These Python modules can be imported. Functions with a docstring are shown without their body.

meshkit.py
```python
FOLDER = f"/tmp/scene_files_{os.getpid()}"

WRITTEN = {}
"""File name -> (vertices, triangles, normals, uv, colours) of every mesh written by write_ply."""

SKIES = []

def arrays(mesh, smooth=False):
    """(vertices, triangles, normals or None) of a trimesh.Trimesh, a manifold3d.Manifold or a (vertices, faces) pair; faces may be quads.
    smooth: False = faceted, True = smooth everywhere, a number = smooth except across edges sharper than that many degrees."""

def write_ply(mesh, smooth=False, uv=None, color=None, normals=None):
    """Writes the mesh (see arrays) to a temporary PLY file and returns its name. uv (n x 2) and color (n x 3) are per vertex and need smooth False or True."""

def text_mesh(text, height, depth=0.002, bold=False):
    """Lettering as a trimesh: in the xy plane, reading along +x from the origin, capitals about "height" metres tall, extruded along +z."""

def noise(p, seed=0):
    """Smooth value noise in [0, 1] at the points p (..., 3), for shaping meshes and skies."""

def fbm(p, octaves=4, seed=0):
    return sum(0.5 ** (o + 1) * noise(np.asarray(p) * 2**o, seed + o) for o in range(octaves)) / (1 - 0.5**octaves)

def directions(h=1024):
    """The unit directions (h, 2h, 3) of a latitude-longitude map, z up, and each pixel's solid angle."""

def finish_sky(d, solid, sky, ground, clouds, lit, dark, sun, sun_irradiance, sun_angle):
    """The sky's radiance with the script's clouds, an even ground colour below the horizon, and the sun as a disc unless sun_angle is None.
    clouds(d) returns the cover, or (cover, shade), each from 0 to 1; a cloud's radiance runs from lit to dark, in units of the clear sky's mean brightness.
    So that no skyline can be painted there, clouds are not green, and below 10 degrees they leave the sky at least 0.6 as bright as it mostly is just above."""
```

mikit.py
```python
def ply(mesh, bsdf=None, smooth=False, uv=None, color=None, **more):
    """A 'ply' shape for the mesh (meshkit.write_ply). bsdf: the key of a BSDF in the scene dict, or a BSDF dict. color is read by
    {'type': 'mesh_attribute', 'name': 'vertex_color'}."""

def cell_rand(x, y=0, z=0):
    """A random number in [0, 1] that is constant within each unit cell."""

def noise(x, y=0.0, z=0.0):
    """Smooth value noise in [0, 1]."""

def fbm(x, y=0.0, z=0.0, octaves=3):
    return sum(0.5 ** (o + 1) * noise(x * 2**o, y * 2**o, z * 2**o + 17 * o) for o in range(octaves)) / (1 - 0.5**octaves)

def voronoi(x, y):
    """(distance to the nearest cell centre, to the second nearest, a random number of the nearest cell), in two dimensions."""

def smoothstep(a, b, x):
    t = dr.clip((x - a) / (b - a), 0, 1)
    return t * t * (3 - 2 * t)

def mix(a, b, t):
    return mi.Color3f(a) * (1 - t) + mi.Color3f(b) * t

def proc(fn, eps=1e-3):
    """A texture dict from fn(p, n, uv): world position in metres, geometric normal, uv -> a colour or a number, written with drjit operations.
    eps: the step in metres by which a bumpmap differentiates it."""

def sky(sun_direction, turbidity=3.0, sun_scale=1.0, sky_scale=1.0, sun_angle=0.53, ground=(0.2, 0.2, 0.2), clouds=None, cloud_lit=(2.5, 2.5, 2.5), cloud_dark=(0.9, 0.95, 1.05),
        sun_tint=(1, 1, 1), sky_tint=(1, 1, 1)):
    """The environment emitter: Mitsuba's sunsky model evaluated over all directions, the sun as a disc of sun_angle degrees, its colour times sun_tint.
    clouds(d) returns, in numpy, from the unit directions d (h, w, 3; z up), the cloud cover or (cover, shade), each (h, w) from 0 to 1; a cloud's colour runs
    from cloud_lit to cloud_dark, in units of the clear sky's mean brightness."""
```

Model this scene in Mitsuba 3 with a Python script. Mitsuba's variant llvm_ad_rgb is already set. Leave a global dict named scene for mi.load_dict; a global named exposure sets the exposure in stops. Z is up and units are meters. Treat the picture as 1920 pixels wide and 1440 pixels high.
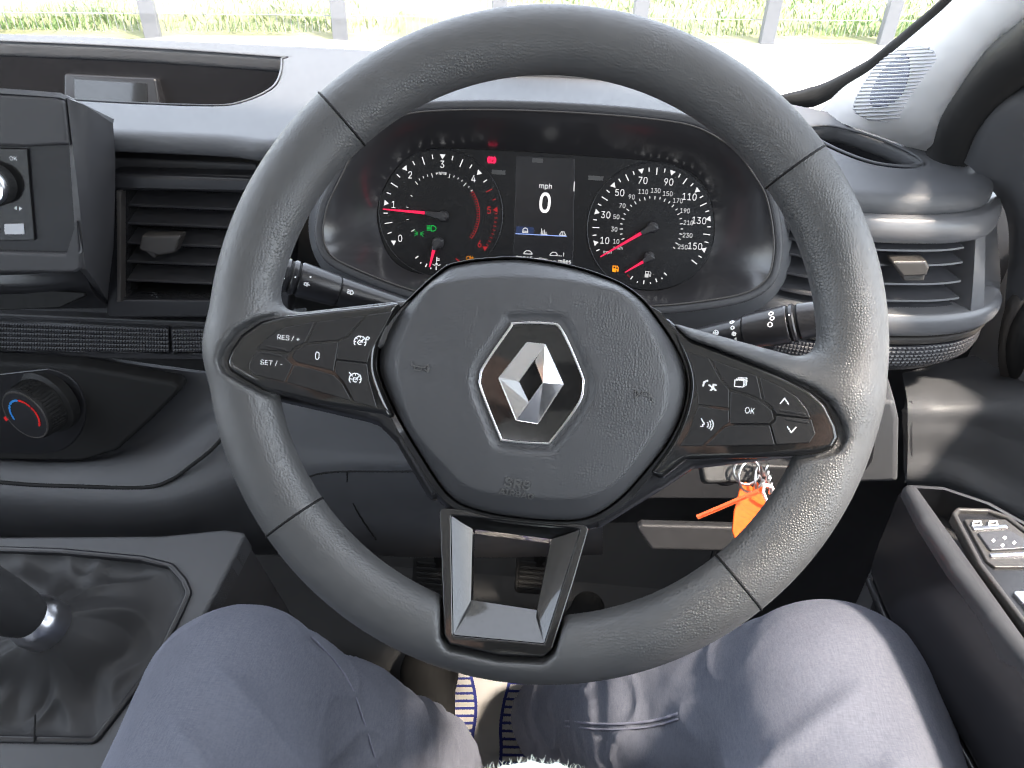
import math, numpy as np, trimesh, shapely, mitsuba as mi, drjit as dr, mikit, meshkit
from shapely.geometry import Polygon, LineString, Point, MultiPolygon
from shapely.ops import unary_union
from scipy.spatial import cKDTree
from mikit import noise, fbm, smoothstep, mix

# ------------------------------------------------------------------ camera, light, exposure
EYE = np.array([0.0, 0.0, 1.55]); FPX = 1495.0
PITCH, YAW, ROLL = (math.radians(a) for a in (37.0, 3.5, 2.0))
_fh = np.array([-math.sin(YAW), math.cos(YAW), 0]); _r = np.array([math.cos(YAW), math.sin(YAW), 0]); _z = np.array([0, 0, 1.0])
FWD = _fh * math.cos(PITCH) - _z * math.sin(PITCH); _u = np.cross(_r, FWD)
RGT = _r * math.cos(ROLL) + _u * math.sin(ROLL); UPV = _u * math.cos(ROLL) - _r * math.sin(ROLL)
T = mi.ScalarTransform4f
scene, labels = {}, {}
scene['camera'] = {'type': 'perspective', 'fov': math.degrees(2 * math.atan(960 / FPX)), 'fov_axis': 'x', 'near_clip': 0.01, 'far_clip': 400.0,
                   'to_world': T().look_at(origin=EYE.tolist(), target=(EYE + FWD).tolist(), up=UPV.tolist())}
SUN = (0.42, -0.28, 0.90)
scene['sky_light'] = mikit.sky(SUN, turbidity=4, sun_scale=0.32, sun_angle=5.0, sun_tint=(.95, 1.0, 1.10), sky_tint=(1.10, 1.0, .86), clouds=lambda d: 0.5 * np.ones(d.shape[:2]), cloud_lit=(1.9, 1.9, 1.9))
exposure = 4.9

# ------------------------------------------------------------------ helpers
def ray(px, py): return FWD + RGT * ((px - 960) / FPX) - UPV * ((py - 720) / FPX)
def A(px, py, Y): d = ray(px, py); return EYE + d * (Y / d[1])            # a measured photo point at a known distance ahead
def AZ(px, py, z): d = ray(px, py); return EYE + d * ((z - EYE[2]) / d[2])  # ... at a known height
def AX(px, py, x): d = ray(px, py); return EYE + d * (x / d[0])            # ... at a known distance to the side
def unit(v): v = np.asarray(v, float); return v / np.linalg.norm(v)

class Frame:
    """A plane in the cab: origin, right, up, outward normal."""
    def __init__(s, o, n, ex=(1, 0, 0)):
        s.o, s.n = np.asarray(o, float), unit(n); ex = np.asarray(ex, float); s.ex = unit(ex - s.n * (ex @ s.n)); s.ey = np.cross(s.n, s.ex)
    def px(s, pts, h=0.0):
        out = []
        for a, b in np.atleast_2d(pts):
            d = ray(a, b); q = EYE + d * (((s.o + s.n * h - EYE) @ s.n) / (d @ s.n)) - s.o; out.append((q @ s.ex, q @ s.ey))
        return np.array(out)
    def w(s, p2, h=0.0):
        p2 = np.atleast_2d(p2); return s.o + p2[:, :1] * s.ex + p2[:, 1:2] * s.ey + np.reshape(np.broadcast_to(h, (len(p2),)), (-1, 1)) * s.n
    def local(s, p): q = np.asarray(p) - s.o; return np.stack([q @ s.ex, q @ s.ey, q @ s.n], -1)

def cat(*ms):
    vs, fs, k = [], [], 0
    for m in ms:
        v, f = (np.asarray(m.vertices), np.asarray(m.faces)) if hasattr(m, 'vertices') else m
        vs.append(v); fs.append(np.asarray(f) + k); k += len(v)
    return np.vstack(vs), np.vstack(fs)

def resample(p, step, closed=True):
    p = np.asarray(p, float); q = np.vstack([p, p[:1]]) if closed else p
    d = np.r_[0, np.cumsum(np.linalg.norm(np.diff(q, axis=0), axis=1))]; n = max(int(round(d[-1] / step)), 3)
    t = np.linspace(0, d[-1], n + 1)
    if closed: t = t[:-1]
    return np.stack([np.interp(t, d, q[:, k]) for k in range(q.shape[1])], 1)

def spline(p, n=8, closed=False):
    """Catmull-Rom through the points."""
    p = np.asarray(p, float); N = len(p)
    q = np.vstack([p[-1], p, p[0], p[1]]) if closed else np.vstack([2 * p[0] - p[1], p, 2 * p[-1] - p[-2]])
    out = []
    for i in range(N if closed else N - 1):
        a, b, c, d = q[i:i + 4]
        for t in np.arange(n) / n:
            out.append(0.5 * (2 * b + (c - a) * t + (2 * a - 5 * b + 4 * c - d) * t * t + (3 * b - a - 3 * c + d) * t ** 3))
    if not closed: out.append(p[-1])
    return np.array(out)

def rounded(p, r, concave=True):
    g = Polygon(p).buffer(0); g = g.buffer(-r).buffer(r)
    if concave: g = g.buffer(r).buffer(-r)
    return g if g.geom_type == 'Polygon' else max(g.geoms, key=lambda x: x.area)

def slab(fr, poly, top, bottom, bevel=0.001, drop=None, seg=4, step=None):
    """A plate on a frame, outline poly (shapely or points, local metres), its front edge rounded."""
    drop = bevel if drop is None else drop
    if not hasattr(poly, 'geom_type'): poly = Polygon(poly).buffer(0)
    if hasattr(poly, 'geoms'): return cat(*[slab(fr, g, top, bottom, bevel, drop, seg, step) for g in poly.geoms])
    poly = shapely.geometry.polygon.orient(poly)
    V, Fc, k, rings = [], [], 0, []
    for ring in [poly.exterior, *poly.interiors]:
        p = np.array(ring.coords)[:-1]
        if step: p = resample(p, step)
        e = np.roll(p, -1, 0) - p; e = e / np.maximum(np.linalg.norm(e, axis=1, keepdims=True), 1e-12)
        nl = np.stack([-e[:, 1], e[:, 0]], 1); m = nl + np.roll(nl, 1, 0); m /= np.maximum((m * m).sum(1, keepdims=True) / 2, 0.35)
        lv = [(0, bottom)] + [(bevel * (1 - math.cos(a)), top - drop * (1 - math.sin(a))) for a in np.linspace(0, math.pi / 2, seg + 1)]
        n = len(p); i = np.arange(n); j = (i + 1) % n
        for q, (ins, h) in enumerate(lv):
            V.append(fr.w(p + m * ins, h))
            if q: b = k + n * (q - 1); Fc.append(np.vstack([np.stack([b + i, b + j, b + n + j], 1), np.stack([b + i, b + n + j, b + n + i], 1)]))
        k += n * len(lv); rings.append(p + m * bevel)
    for hh, flip in ((top, False), (bottom, True)):
        v2, f2 = trimesh.creation.triangulate_polygon(Polygon(rings[0], rings[1:]) if not flip else poly, engine='earcut')
        a = v2[f2[:, 1]] - v2[f2[:, 0]]; b = v2[f2[:, 2]] - v2[f2[:, 0]]
        wrong = (a[:, 0] * b[:, 1] - a[:, 1] * b[:, 0] < 0) != flip; f2 = np.where(wrong[:, None], f2[:, ::-1], f2)
        V.append(fr.w(v2, hh)); Fc.append(f2 + k); k += len(v2)
    m = trimesh.Trimesh(np.vstack(V), np.vstack(Fc), process=False); m.merge_vertices(digits_vertex=7); return np.array(m.vertices), np.array(m.faces)

def strip(rows, closed=False):
    """Quads between successive rows of points."""
    rows = np.asarray(rows, float); m, n = rows.shape[:2]; i, j = np.meshgrid(np.arange(m - 1), np.arange(n if closed else n - 1), indexing='ij')
    a = i * n + j; b = i * n + (j + 1) % n; c = (i + 1) * n + (j + 1) % n; d = (i + 1) * n + j
    return rows.reshape(-1, 3), np.vstack([np.stack([a, b, c], -1).reshape(-1, 3), np.stack([a, c, d], -1).reshape(-1, 3)])

def loft(rows, nu=6, nv=8, thick=0.004):
    """A smooth skin through a grid of points (rows of equal length), given a real thickness."""
    rows = np.asarray(rows, float)
    g = np.stack([spline(r, nv) for r in rows]) if nv > 1 else rows
    g = np.stack([spline(g[:, k], nu) for k in range(g.shape[1])], 1) if nu > 1 else g
    du, dv = np.gradient(g, axis=0), np.gradient(g, axis=1); n = np.cross(dv, du); n /= np.maximum(np.linalg.norm(n, axis=-1, keepdims=True), 1e-12)
    if (n * (EYE - g)).sum() < 0: n = -n
    back = g - n * thick
    loop = lambda q: np.vstack([q[0], q[1:, -1], q[-1, -2::-1], q[-2:0:-1, 0]])
    return cat(strip(g), strip(back), strip([loop(g), loop(back)], closed=True))

def tube(path, r, n=10, closed=False, flat=1.0, up=None):
    p = np.asarray(path, float); r = np.broadcast_to(r, (len(p),))
    t = (np.roll(p, -1, 0) - np.roll(p, 1, 0)) if closed else np.gradient(p, axis=0); t /= np.linalg.norm(t, axis=1, keepdims=True)
    u = np.asarray(up if up is not None else ([0, 0, 1.0] if abs(t[0][2]) < 0.8 else [1.0, 0, 0]), float); fr = []
    for k in range(len(p)):
        u = unit(u - t[k] * (u @ t[k])); fr.append(u)
    u = np.array(fr); b = np.cross(t, u); a = np.arange(n) * 2 * math.pi / n
    rows = p[:, None] + r[:, None, None] * (np.cos(a)[None, :, None] * u[:, None] * flat + np.sin(a)[None, :, None] * b[:, None])
    if closed: return strip(np.concatenate([rows, rows[:1]]), closed=True)
    v, f = strip(rows, closed=True); m = len(v); q = np.arange(n)
    return np.vstack([v, p[:1], p[-1:]]), np.vstack([f, np.stack([q * 0 + m, (q + 1) % n, q], 1), np.stack([q * 0 + m + 1, m - n + q, m - n + (q + 1) % n], 1)])

def lathe(o, axis, prof, n=48, ex=(1, 0, 0)):
    """prof: (radius, height along axis) from the back to the front."""
    fr = Frame(o, axis, ex); a = np.arange(n) * 2 * math.pi / n
    return strip([fr.w(np.stack([np.cos(a), np.sin(a)], 1) * max(r, 1e-5), h) for r, h in prof], closed=True)

def box(fr, x0, x1, y0, y1, h0, h1, bevel=0.001): return slab(fr, Polygon([(x0, y0), (x1, y0), (x1, y1), (x0, y1)]), h1, h0, bevel, seg=2)

def surfnet(f, lo, hi, h, project=True):
    """Surface nets: the zero set of f(x, y, z), negative inside."""
    ax = [np.arange(lo[k], hi[k] + h, h) for k in range(3)]; X, Y, Z_ = ax[0][:, None, None], ax[1][None, :, None], ax[2][None, None, :]
    v = np.broadcast_to(f(X, Y, Z_), tuple(map(len, ax))).astype(np.float32); s = v < 0
    c = sum(s[i:s.shape[0] - 1 + i, j:s.shape[1] - 1 + j, k:s.shape[2] - 1 + k].astype(np.int8) for i in (0, 1) for j in (0, 1) for k in (0, 1))
    cells = np.argwhere((c > 0) & (c < 8)); idx = np.full(c.shape, -1); idx[tuple(cells.T)] = np.arange(len(cells))
    acc, cnt = np.zeros((len(cells), 3)), np.zeros(len(cells))
    for a in range(3):
        for p in (0, 1):
            for q in (0, 1):
                o = [0, 0, 0]; o[(a + 1) % 3], o[(a + 2) % 3] = p, q; e = list(o); e[a] = 1
                v0, v1 = v[tuple((cells + o).T)], v[tuple((cells + e).T)]; m = (v0 < 0) != (v1 < 0)
                t = np.where(m, v0 / np.where(m, v0 - v1, 1), 0); pt = np.tile(np.array(o, float), (len(cells), 1)); pt[:, a] = t
                acc[m] += pt[m]; cnt[m] += 1
    V = (cells + acc / cnt[:, None]) * h + np.array([ax[k][0] for k in range(3)]); Fc = []
    for a in range(3):
        b, d = (a + 1) % 3, (a + 2) % 3
        sl0 = [slice(None)] * 3; sl1 = [slice(None)] * 3; sl0[a], sl1[a] = slice(0, -1), slice(1, None)
        s0, s1 = s[tuple(sl0)], s[tuple(sl1)]; e = np.argwhere(s0 != s1); e = e[(e[:, b] > 0) & (e[:, d] > 0) & (e[:, b] < s.shape[b] - 1) & (e[:, d] < s.shape[d] - 1)]
        neg = s0[tuple(e.T)]
        def cell(db, dd): q = e.copy(); q[:, b] -= db; q[:, d] -= dd; return idx[tuple(q.T)]
        q = np.stack([cell(1, 1), cell(0, 1), cell(0, 0), cell(1, 0)], 1); q[~neg] = q[~neg][:, ::-1]
        Fc += [q[:, [0, 1, 2]], q[:, [0, 2, 3]]]
    if project:
        for _ in range(2):
            e = h * 0.25; g = []
            f0 = f(V[:, 0], V[:, 1], V[:, 2])
            for k in range(3):
                d = np.zeros(3); d[k] = e; g.append((f(*(V + d).T) - f(*(V - d).T)) / (2 * e))
            g = np.stack(g, 1); st = -f0[:, None] * g / np.maximum((g * g).sum(1, keepdims=True), 0.05); ln = np.linalg.norm(st, axis=1, keepdims=True)
            V = V + st * np.minimum(1, 0.7 * h / np.maximum(ln, 1e-9))
    return V, np.vstack(Fc)

def smin(a, b, k): h = np.maximum(k - np.abs(a - b), 0) / k; return np.minimum(a, b) - h * h * k / 4
def smax(a, b, k): return -smin(-a, -b, k)
def poly_sdf(poly):
    """2-D signed distance (negative inside) to a shapely polygon or a list of them, sampled on its densified outline."""
    rings = [np.array(r.coords) for g in getattr(poly, 'geoms', [poly]) for r in [g.exterior, *g.interiors]]
    pts = np.vstack([resample(r[:-1], 0.0007) for r in rings]); tree = cKDTree(pts); shapely.prepare(poly)
    def f(x, y):
        x, y = np.broadcast_arrays(x, y); sh = x.shape; q = np.stack([x.ravel(), y.ravel()], 1)
        d = tree.query(q)[0]; ins = shapely.contains_xy(poly, q[:, 0], q[:, 1]); return np.where(ins, -d, d).reshape(sh)
    return f
def capsule(x, y, z, a, b, ra, rb=None, flat=None):
    rb = ra if rb is None else rb; a, b = np.asarray(a, float), np.asarray(b, float); d = b - a
    t = np.clip(((x - a[0]) * d[0] + (y - a[1]) * d[1] + (z - a[2]) * d[2]) / (d @ d), 0, 1)
    return np.sqrt((x - a[0] - t * d[0]) ** 2 + (y - a[1] - t * d[1]) ** 2 + (z - a[2] - t * d[2]) ** 2) - (ra + (rb - ra) * t)

_used = set()
def key(base):
    if base not in _used: _used.add(base); return base
    k = 1
    while f'{base}_{k:03d}' in _used: k += 1
    _used.add(f'{base}_{k:03d}'); return f'{base}_{k:03d}'
def thing(name, label, category, group=None):
    k = key(name); labels[k] = {'label': label, 'category': category}
    if group: labels[k]['group'] = group
    return k
def part(parent, name, mesh, m, smooth=35, label=None, kind=None, **more):
    k = key(parent + '__' + name); scene[k] = mikit.ply(mesh, m, smooth=smooth, **more)
    if label or kind: labels[k] = {**({'label': label} if label else {}), **({'kind': kind} if kind else {})}
    return k
def struct(name, mesh, m, smooth=False, kind='structure', label=None):
    k = key(name); scene[k] = mikit.ply(mesh, m, smooth=smooth); labels[k] = {'kind': kind, **({'label': label} if label else {})}; return k

def text(fr, s, c, height, ang=0.0, h=0.0, depth=0.0002, bold=False, squash=1.0):
    """Lettering centred at c (local metres) on a frame."""
    m = meshkit.text_mesh(s, height, depth, bold); v = np.array(m.vertices); b = (v.min(0) + v.max(0)) / 2; v[:, :2] -= b[:2]; v[:, 0] *= squash
    ca, sa = math.cos(ang), math.sin(ang); p = np.stack([v[:, 0] * ca - v[:, 1] * sa, v[:, 0] * sa + v[:, 1] * ca], 1) + c
    return fr.w(p, h + v[:, 2]), np.array(m.faces)
def strokes(fr, lines, w, h=0.0, depth=0.0002):
    """Line art: polylines (local metres) of width w, and filled shapely shapes."""
    g = unary_union([l if hasattr(l, 'geom_type') else LineString(l).buffer(w / 2, quad_segs=3) for l in lines])
    return slab(fr, g, h + depth, h, 0.00001, seg=1)
def arc(c, r, a0, a1, n=14):
    a = np.radians(np.linspace(a0, a1, n)); return np.stack([c[0] + r * np.cos(a), c[1] + r * np.sin(a)], 1)

# ------------------------------------------------------------------ materials
def rgb(*c): return {'type': 'rgb', 'value': list(c) if len(c) == 3 else [c[0]] * 3}
def two(d): return {'type': 'twosided', 'bsdf': d}
def prin(c, rough, **k): return {'type': 'principled', 'base_color': rgb(*c) if isinstance(c, (tuple, list)) else (c if isinstance(c, dict) else rgb(c)), 'roughness': rough, **k}
def bump(fn, d, scale, eps): return {'type': 'bumpmap', 'arbitrary': mikit.proc(fn, eps), 'scale': scale, 'bsdf': d}
def leather(s):
    def f(p, n, uv):
        a = dr.abs(2 * noise(p.x * s, p.y * s, p.z * s) - 1); b = dr.abs(2 * noise(p.x * s * 1.37 + 31, p.y * s * 1.37 + 7, p.z * s * 1.37 + 3) - 1)
        return smoothstep(0.0, 0.42, dr.minimum(a, b))
    return f
WU, WV = np.array([1.0, 0, 0]), np.array([0, .602, .799])
def pebble(s):                     # moulded leather grain: rounded cells with creases between them
    def f(p, n, uv):
        a, b = p.x * s, (p.y * .602 + p.z * .799) * s; w = noise(a * .6, b * .6, p.z * s * .3)
        f1, f2, c = mikit.voronoi(a + .5 * w, b - .5 * w); return smoothstep(0.0, .8, f2 - f1) * (.75 + .25 * c)
    return f
def fine(s):
    def f(p, n, uv): return noise(p.x * s, p.y * s, p.z * s)
    return f
def wear(c0, c1, s):
    def f(p, n, uv): return mix(c0, c1, fbm(p.x * s, p.y * s, p.z * s, 3))
    return mikit.proc(f)
B = {}
B['leather'] = two(bump(pebble(680), prin(wear((.050, .051, .052), (.066, .066, .067), 30), .40, specular=.7), .00032, .0003))
B['airbag_skin'] = two(bump(pebble(620), prin(wear((.040, .041, .044), (.053, .054, .058), 25), .42, specular=.65), .00034, .0003))
B['gloss_black'] = two(prin(.006, .04, specular=.6, clearcoat=.8, clearcoat_gloss=.98))
B['button'] = two(bump(fine(2500), prin(wear((.014, .014, .015), (.022, .022, .022), 80), .33, specular=.45), .00002, .0002))
B['chrome'] = two(prin(.72, .07, metallic=1.0))
B['brushed'] = two(prin((.55, .55, .57), .28, metallic=1.0))
B['print'] = two({'type': 'diffuse', 'reflectance': rgb(.75)})
B['mark'] = two(prin(.075, .3, specular=.5))
B['dash_mid'] = two(prin(wear((.022, .022, .024), (.030, .030, .032), 15), .5, specular=.4))
B['dash'] = two(bump(leather(700), prin(wear((.058, .060, .065), (.074, .076, .081), 12), .50, specular=.5), .00018, .0003))
B['dash_dark'] = two(bump(fine(1500), prin(wear((.036, .036, .039), (.048, .048, .051), 15), .48, specular=.45), .00004, .0003))
B['satin_dark'] = two(prin(wear((.014, .014, .016), (.020, .020, .022), 20), .26, specular=.5))
B['black'] = two(prin(.008, .6, specular=.2))
B['matt_black'] = two(prin(.012, .75, specular=.3))
B['rubber'] = two(prin(.014, .6, specular=.4))
for k_, v_ in B.items(): scene[k_] = v_
def glow(name, c, power): return {'type': 'area', 'radiance': rgb(*[x * power / 2 ** exposure for x in c])}
# ------------------------------------------------------------------ the steering wheel
TILT = math.radians(37); d_ = ray(1015, 646)
WH = Frame(EYE + d_ * 0.444, (0, -math.cos(TILT), math.sin(TILT)))
sw = thing('steering_wheel', 'black leather three spoke steering wheel with diamond badge and thumb buttons', 'steering wheel')
R_, r_ = 0.1698, 0.0185
def tilted(pa, ha, pb, hb):
    """A frame that passes the wheel-plane heights ha at pixel pa and hb at pixel pb."""
    a, b = WH.w(WH.px([pa], ha), ha)[0], WH.w(WH.px([pb], hb), hb)[0]; t = unit(b - a); s = np.cross(WH.n, t); n = np.cross(t, s); n = n if n @ WH.n > 0 else -n
    return Frame(a, n)
LT = tilted((423, 678), .0165, (760, 690), -.0045); RT = tilted((1573, 800), .0165, (1285, 740), -.0045); BT = tilted((935, 1225), .0150, (966, 985), -.0060)
left_out = [(423, 678), (432, 655), (452, 626), (487, 602), (531, 591), (633, 579), (721, 570), (770, 560), (812, 542), (800, 700), (800, 830), (738, 790), (718, 777), (604, 760), (496, 734), (458, 713), (429, 695)]
right_out = [(1195, 560), (1247, 591), (1299, 637), (1346, 655), (1404, 678), (1463, 703), (1521, 731), (1550, 757), (1570, 798), (1574, 821), (1562, 842), (1535, 852), (1433, 859), (1287, 863), (1240, 900), (1200, 880), (1190, 700)]
low_out = [(823, 950), (828, 1080), (832, 1189), (843, 1208), (934, 1228), (1018, 1232), (1036, 1217), (1072, 1105), (1107, 985), (1000, 965)]
low_in = [(886, 992), (1034, 1011), (1007, 1144), (883, 1125)]
pL, pR = rounded(LT.px(left_out), .004, False), rounded(RT.px(right_out), .004, False)
cutL, cutR, cutB = (poly_sdf(rounded(WH.px(q, .008), .003, False).buffer(.0016)) for q in (left_out, right_out, low_out))
def plane_h(fr, x, y):      # height of a tilted frame's plane over the wheel plane
    o = WH.local(fr.o); n = np.array([fr.n @ WH.ex, fr.n @ WH.ey, fr.n @ WH.n]); return o[2] - ((x - o[0]) * n[0] + (y - o[1]) * n[1]) / n[2]
aL, bL = WH.px([(452, 652)])[0], WH.px([(800, 592)])[0]; aR, bR = WH.px([(1560, 745)])[0], WH.px([(1215, 628)])[0]
gx, gy = np.arange(-.2, .2, .0022), np.arange(-.2, .2, .0022)
def rim_f(x, y, z):
    q = np.sqrt(x * x + y * y) - R_; d = np.sqrt(q * q + (z * 1.08) ** 2) - r_
    for a, b, r0, r1 in ((aL, bL, .0165, .0115), (aR, bR, .0165, .0115)):
        d = smin(d, capsule(x, y, z, (*a, -.003), (*b, -.0135), r0, r1), .016)
    x2, y2 = (x, y) if np.ndim(x) == 1 else (x[:, :, 0], y[:, :, 0])
    for cut, fr, dp in ((cutL, LT, .0062), (cutR, RT, .0062), (cutB, BT, .024)):
        c2 = cut(x2, y2); p2 = plane_h(fr, x2, y2)
        if np.ndim(x) == 3: c2, p2 = c2[..., None], p2[..., None]
        d = smax(d, -np.maximum(c2, p2 - dp - z), .003)
    return d
v, f = surfnet(rim_f, (-.195, -.195, -.026), (.195, .195, .024), .0016)
rim = part(sw, 'rim', (WH.w(v[:, :2], v[:, 2]), f), 'leather', True)
for pa, pb in (((597, 172), (662, 248)), ((1430, 355), (1520, 295)), ((480, 1015), (568, 965)), ((1360, 1068), (1430, 1140))):
    m2 = WH.px([((pa[0] + pb[0]) / 2, (pa[1] + pb[1]) / 2)])[0]; th = math.atan2(m2[1], m2[0]); rd = np.array([math.cos(th), math.sin(th)]); a = np.linspace(0, 2 * math.pi, 60, endpoint=False)
    for off, rr, mt, nm in ((0, .00075, 'black', 'seam'),):
        p2 = rd * (R_ + (r_ + .0000) * np.cos(a)[:, None]) + np.array([-rd[1], rd[0]]) * off
        part(rim, nm, tube(WH.w(p2, r_ / 1.08 * np.sin(a)), rr, 6, True), mt, True)
# airbag cover
air_px = [(840, 499), (867, 492), (900, 487), (960, 484), (1020, 490), (1080, 502), (1130, 518), (1170, 536), (1205, 563), (1235, 600), (1262, 640), (1281, 680), (1289, 715), (1286, 750), (1274, 790), (1250, 835), (1215, 880), (1170, 930), (1130, 960), (1100, 973), (1060, 978), (1000, 975), (930, 966), (880, 953), (850, 938), (825, 912), (790, 858), (755, 800), (727, 745), (710, 700), (708, 672), (713, 645), (727, 612), (750, 580), (790, 540), (817, 516)]
inn_px = [(800, 541), (845, 527), (900, 520), (980, 518), (1060, 524), (1110, 532), (1163, 545), (1200, 580), (1228, 635), (1246, 690), (1249, 740), (1236, 790), (1181, 876), (1140, 915), (1090, 934), (1010, 934), (920, 925), (870, 908), (840, 880), (779, 812), (750, 728), (744, 670), (758, 620)]
hex_px = [(964, 604), (1029, 604), (1055, 617), (1091, 697), (1096, 722), (1087, 758), (1037, 826), (1020, 834), (946, 828), (934, 816), (901, 733), (898, 707), (907, 682), (954, 614)]
HA = .0055
air, inn, hexa = (Polygon(spline(WH.px(q, h), 5, True)) for q, h in ((air_px, -.006), (inn_px, .003)  , (hex_px, .003)))
sa_, si_, sh_ = poly_sdf(air), poly_sdf(inn), poly_sdf(hexa.buffer(.0008))
def air_h(x, y):
    da, di, dh = -sa_(x, y), si_(x, y), sh_(x, y)
    up = np.clip(da / np.maximum(da + np.maximum(di, 0), 1e-6), 0, 1); up = np.where(di <= 0, 1, up)
    h = -.0085 + .010 * up - .0035 * np.exp(-np.maximum(da, 0) / .0012) + .0028 * (1 - np.exp(np.minimum(di, 0) / .02))
    sst = lambda t: np.clip(t, 0, 1) ** 2 * (3 - 2 * np.clip(t, 0, 1)); return h - .0034 * (1 - sst((dh - .0003) / .0048))
def soft_h(x, y):
    return sum(w * air_h(x + a, y + b) for a, b, w in ((0, 0, .4), (.0016, 0, .15), (-.0016, 0, .15), (0, .0016, .15), (0, -.0016, .15)))
b0, b1 = np.array(air.bounds[:2]) - .003, np.array(air.bounds[2:]) + .003
def air_f(x, y, z):
    x2, y2 = x[:, :, 0], y[:, :, 0]; return np.maximum(np.maximum(z - soft_h(x2, y2)[..., None], sa_(x2, y2)[..., None]), -.022 - z)
v, f = surfnet(air_f, (*b0, -.024), (*b1, .010), .0011, False)
cover = part(sw, 'airbag_cover', (WH.w(v[:, :2], v[:, 2]), f), 'airbag_skin', True)
def emboss(mesh):          # lays a flat relief mesh onto the cover's curved face
    q = WH.local(mesh[0]); q[:, 2] += soft_h(q[:, 0], q[:, 1]); return WH.w(q[:, :2], q[:, 2]), mesh[1]
WA = -math.radians(6)
tm = lambda s, c, hpx: text(WH, s, WH.px([c], .004)[0], hpx * .000297, WA, 0, .0008, True, 1.15)
part(cover, 'raised_lettering', emboss(cat(tm('SRS', (970, 908), 17), tm('AIRBAG', (968, 927), 11))), 'mark')
for cx, cy, s in ((787, 688, 1), (1207, 741, -1)):
    c = WH.px([(cx, cy)], .004)[0]; k = .000297 * s
    hl = [c + np.array(q) * k for q in ((-17, 9), (-16, 2), (8, -1), (15, 6))]; hb = [c + np.array(q) * k for q in ((-10, 0), (-10, -6), (2, -7), (4, 0))]; he = [c + np.array(q) * k for q in ((15, 6), (16, -9), (10, -4))]
    part(cover, 'horn_symbol', emboss(strokes(WH, [hl, hb, he], .0007, 0, .0008)), 'mark')
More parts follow.
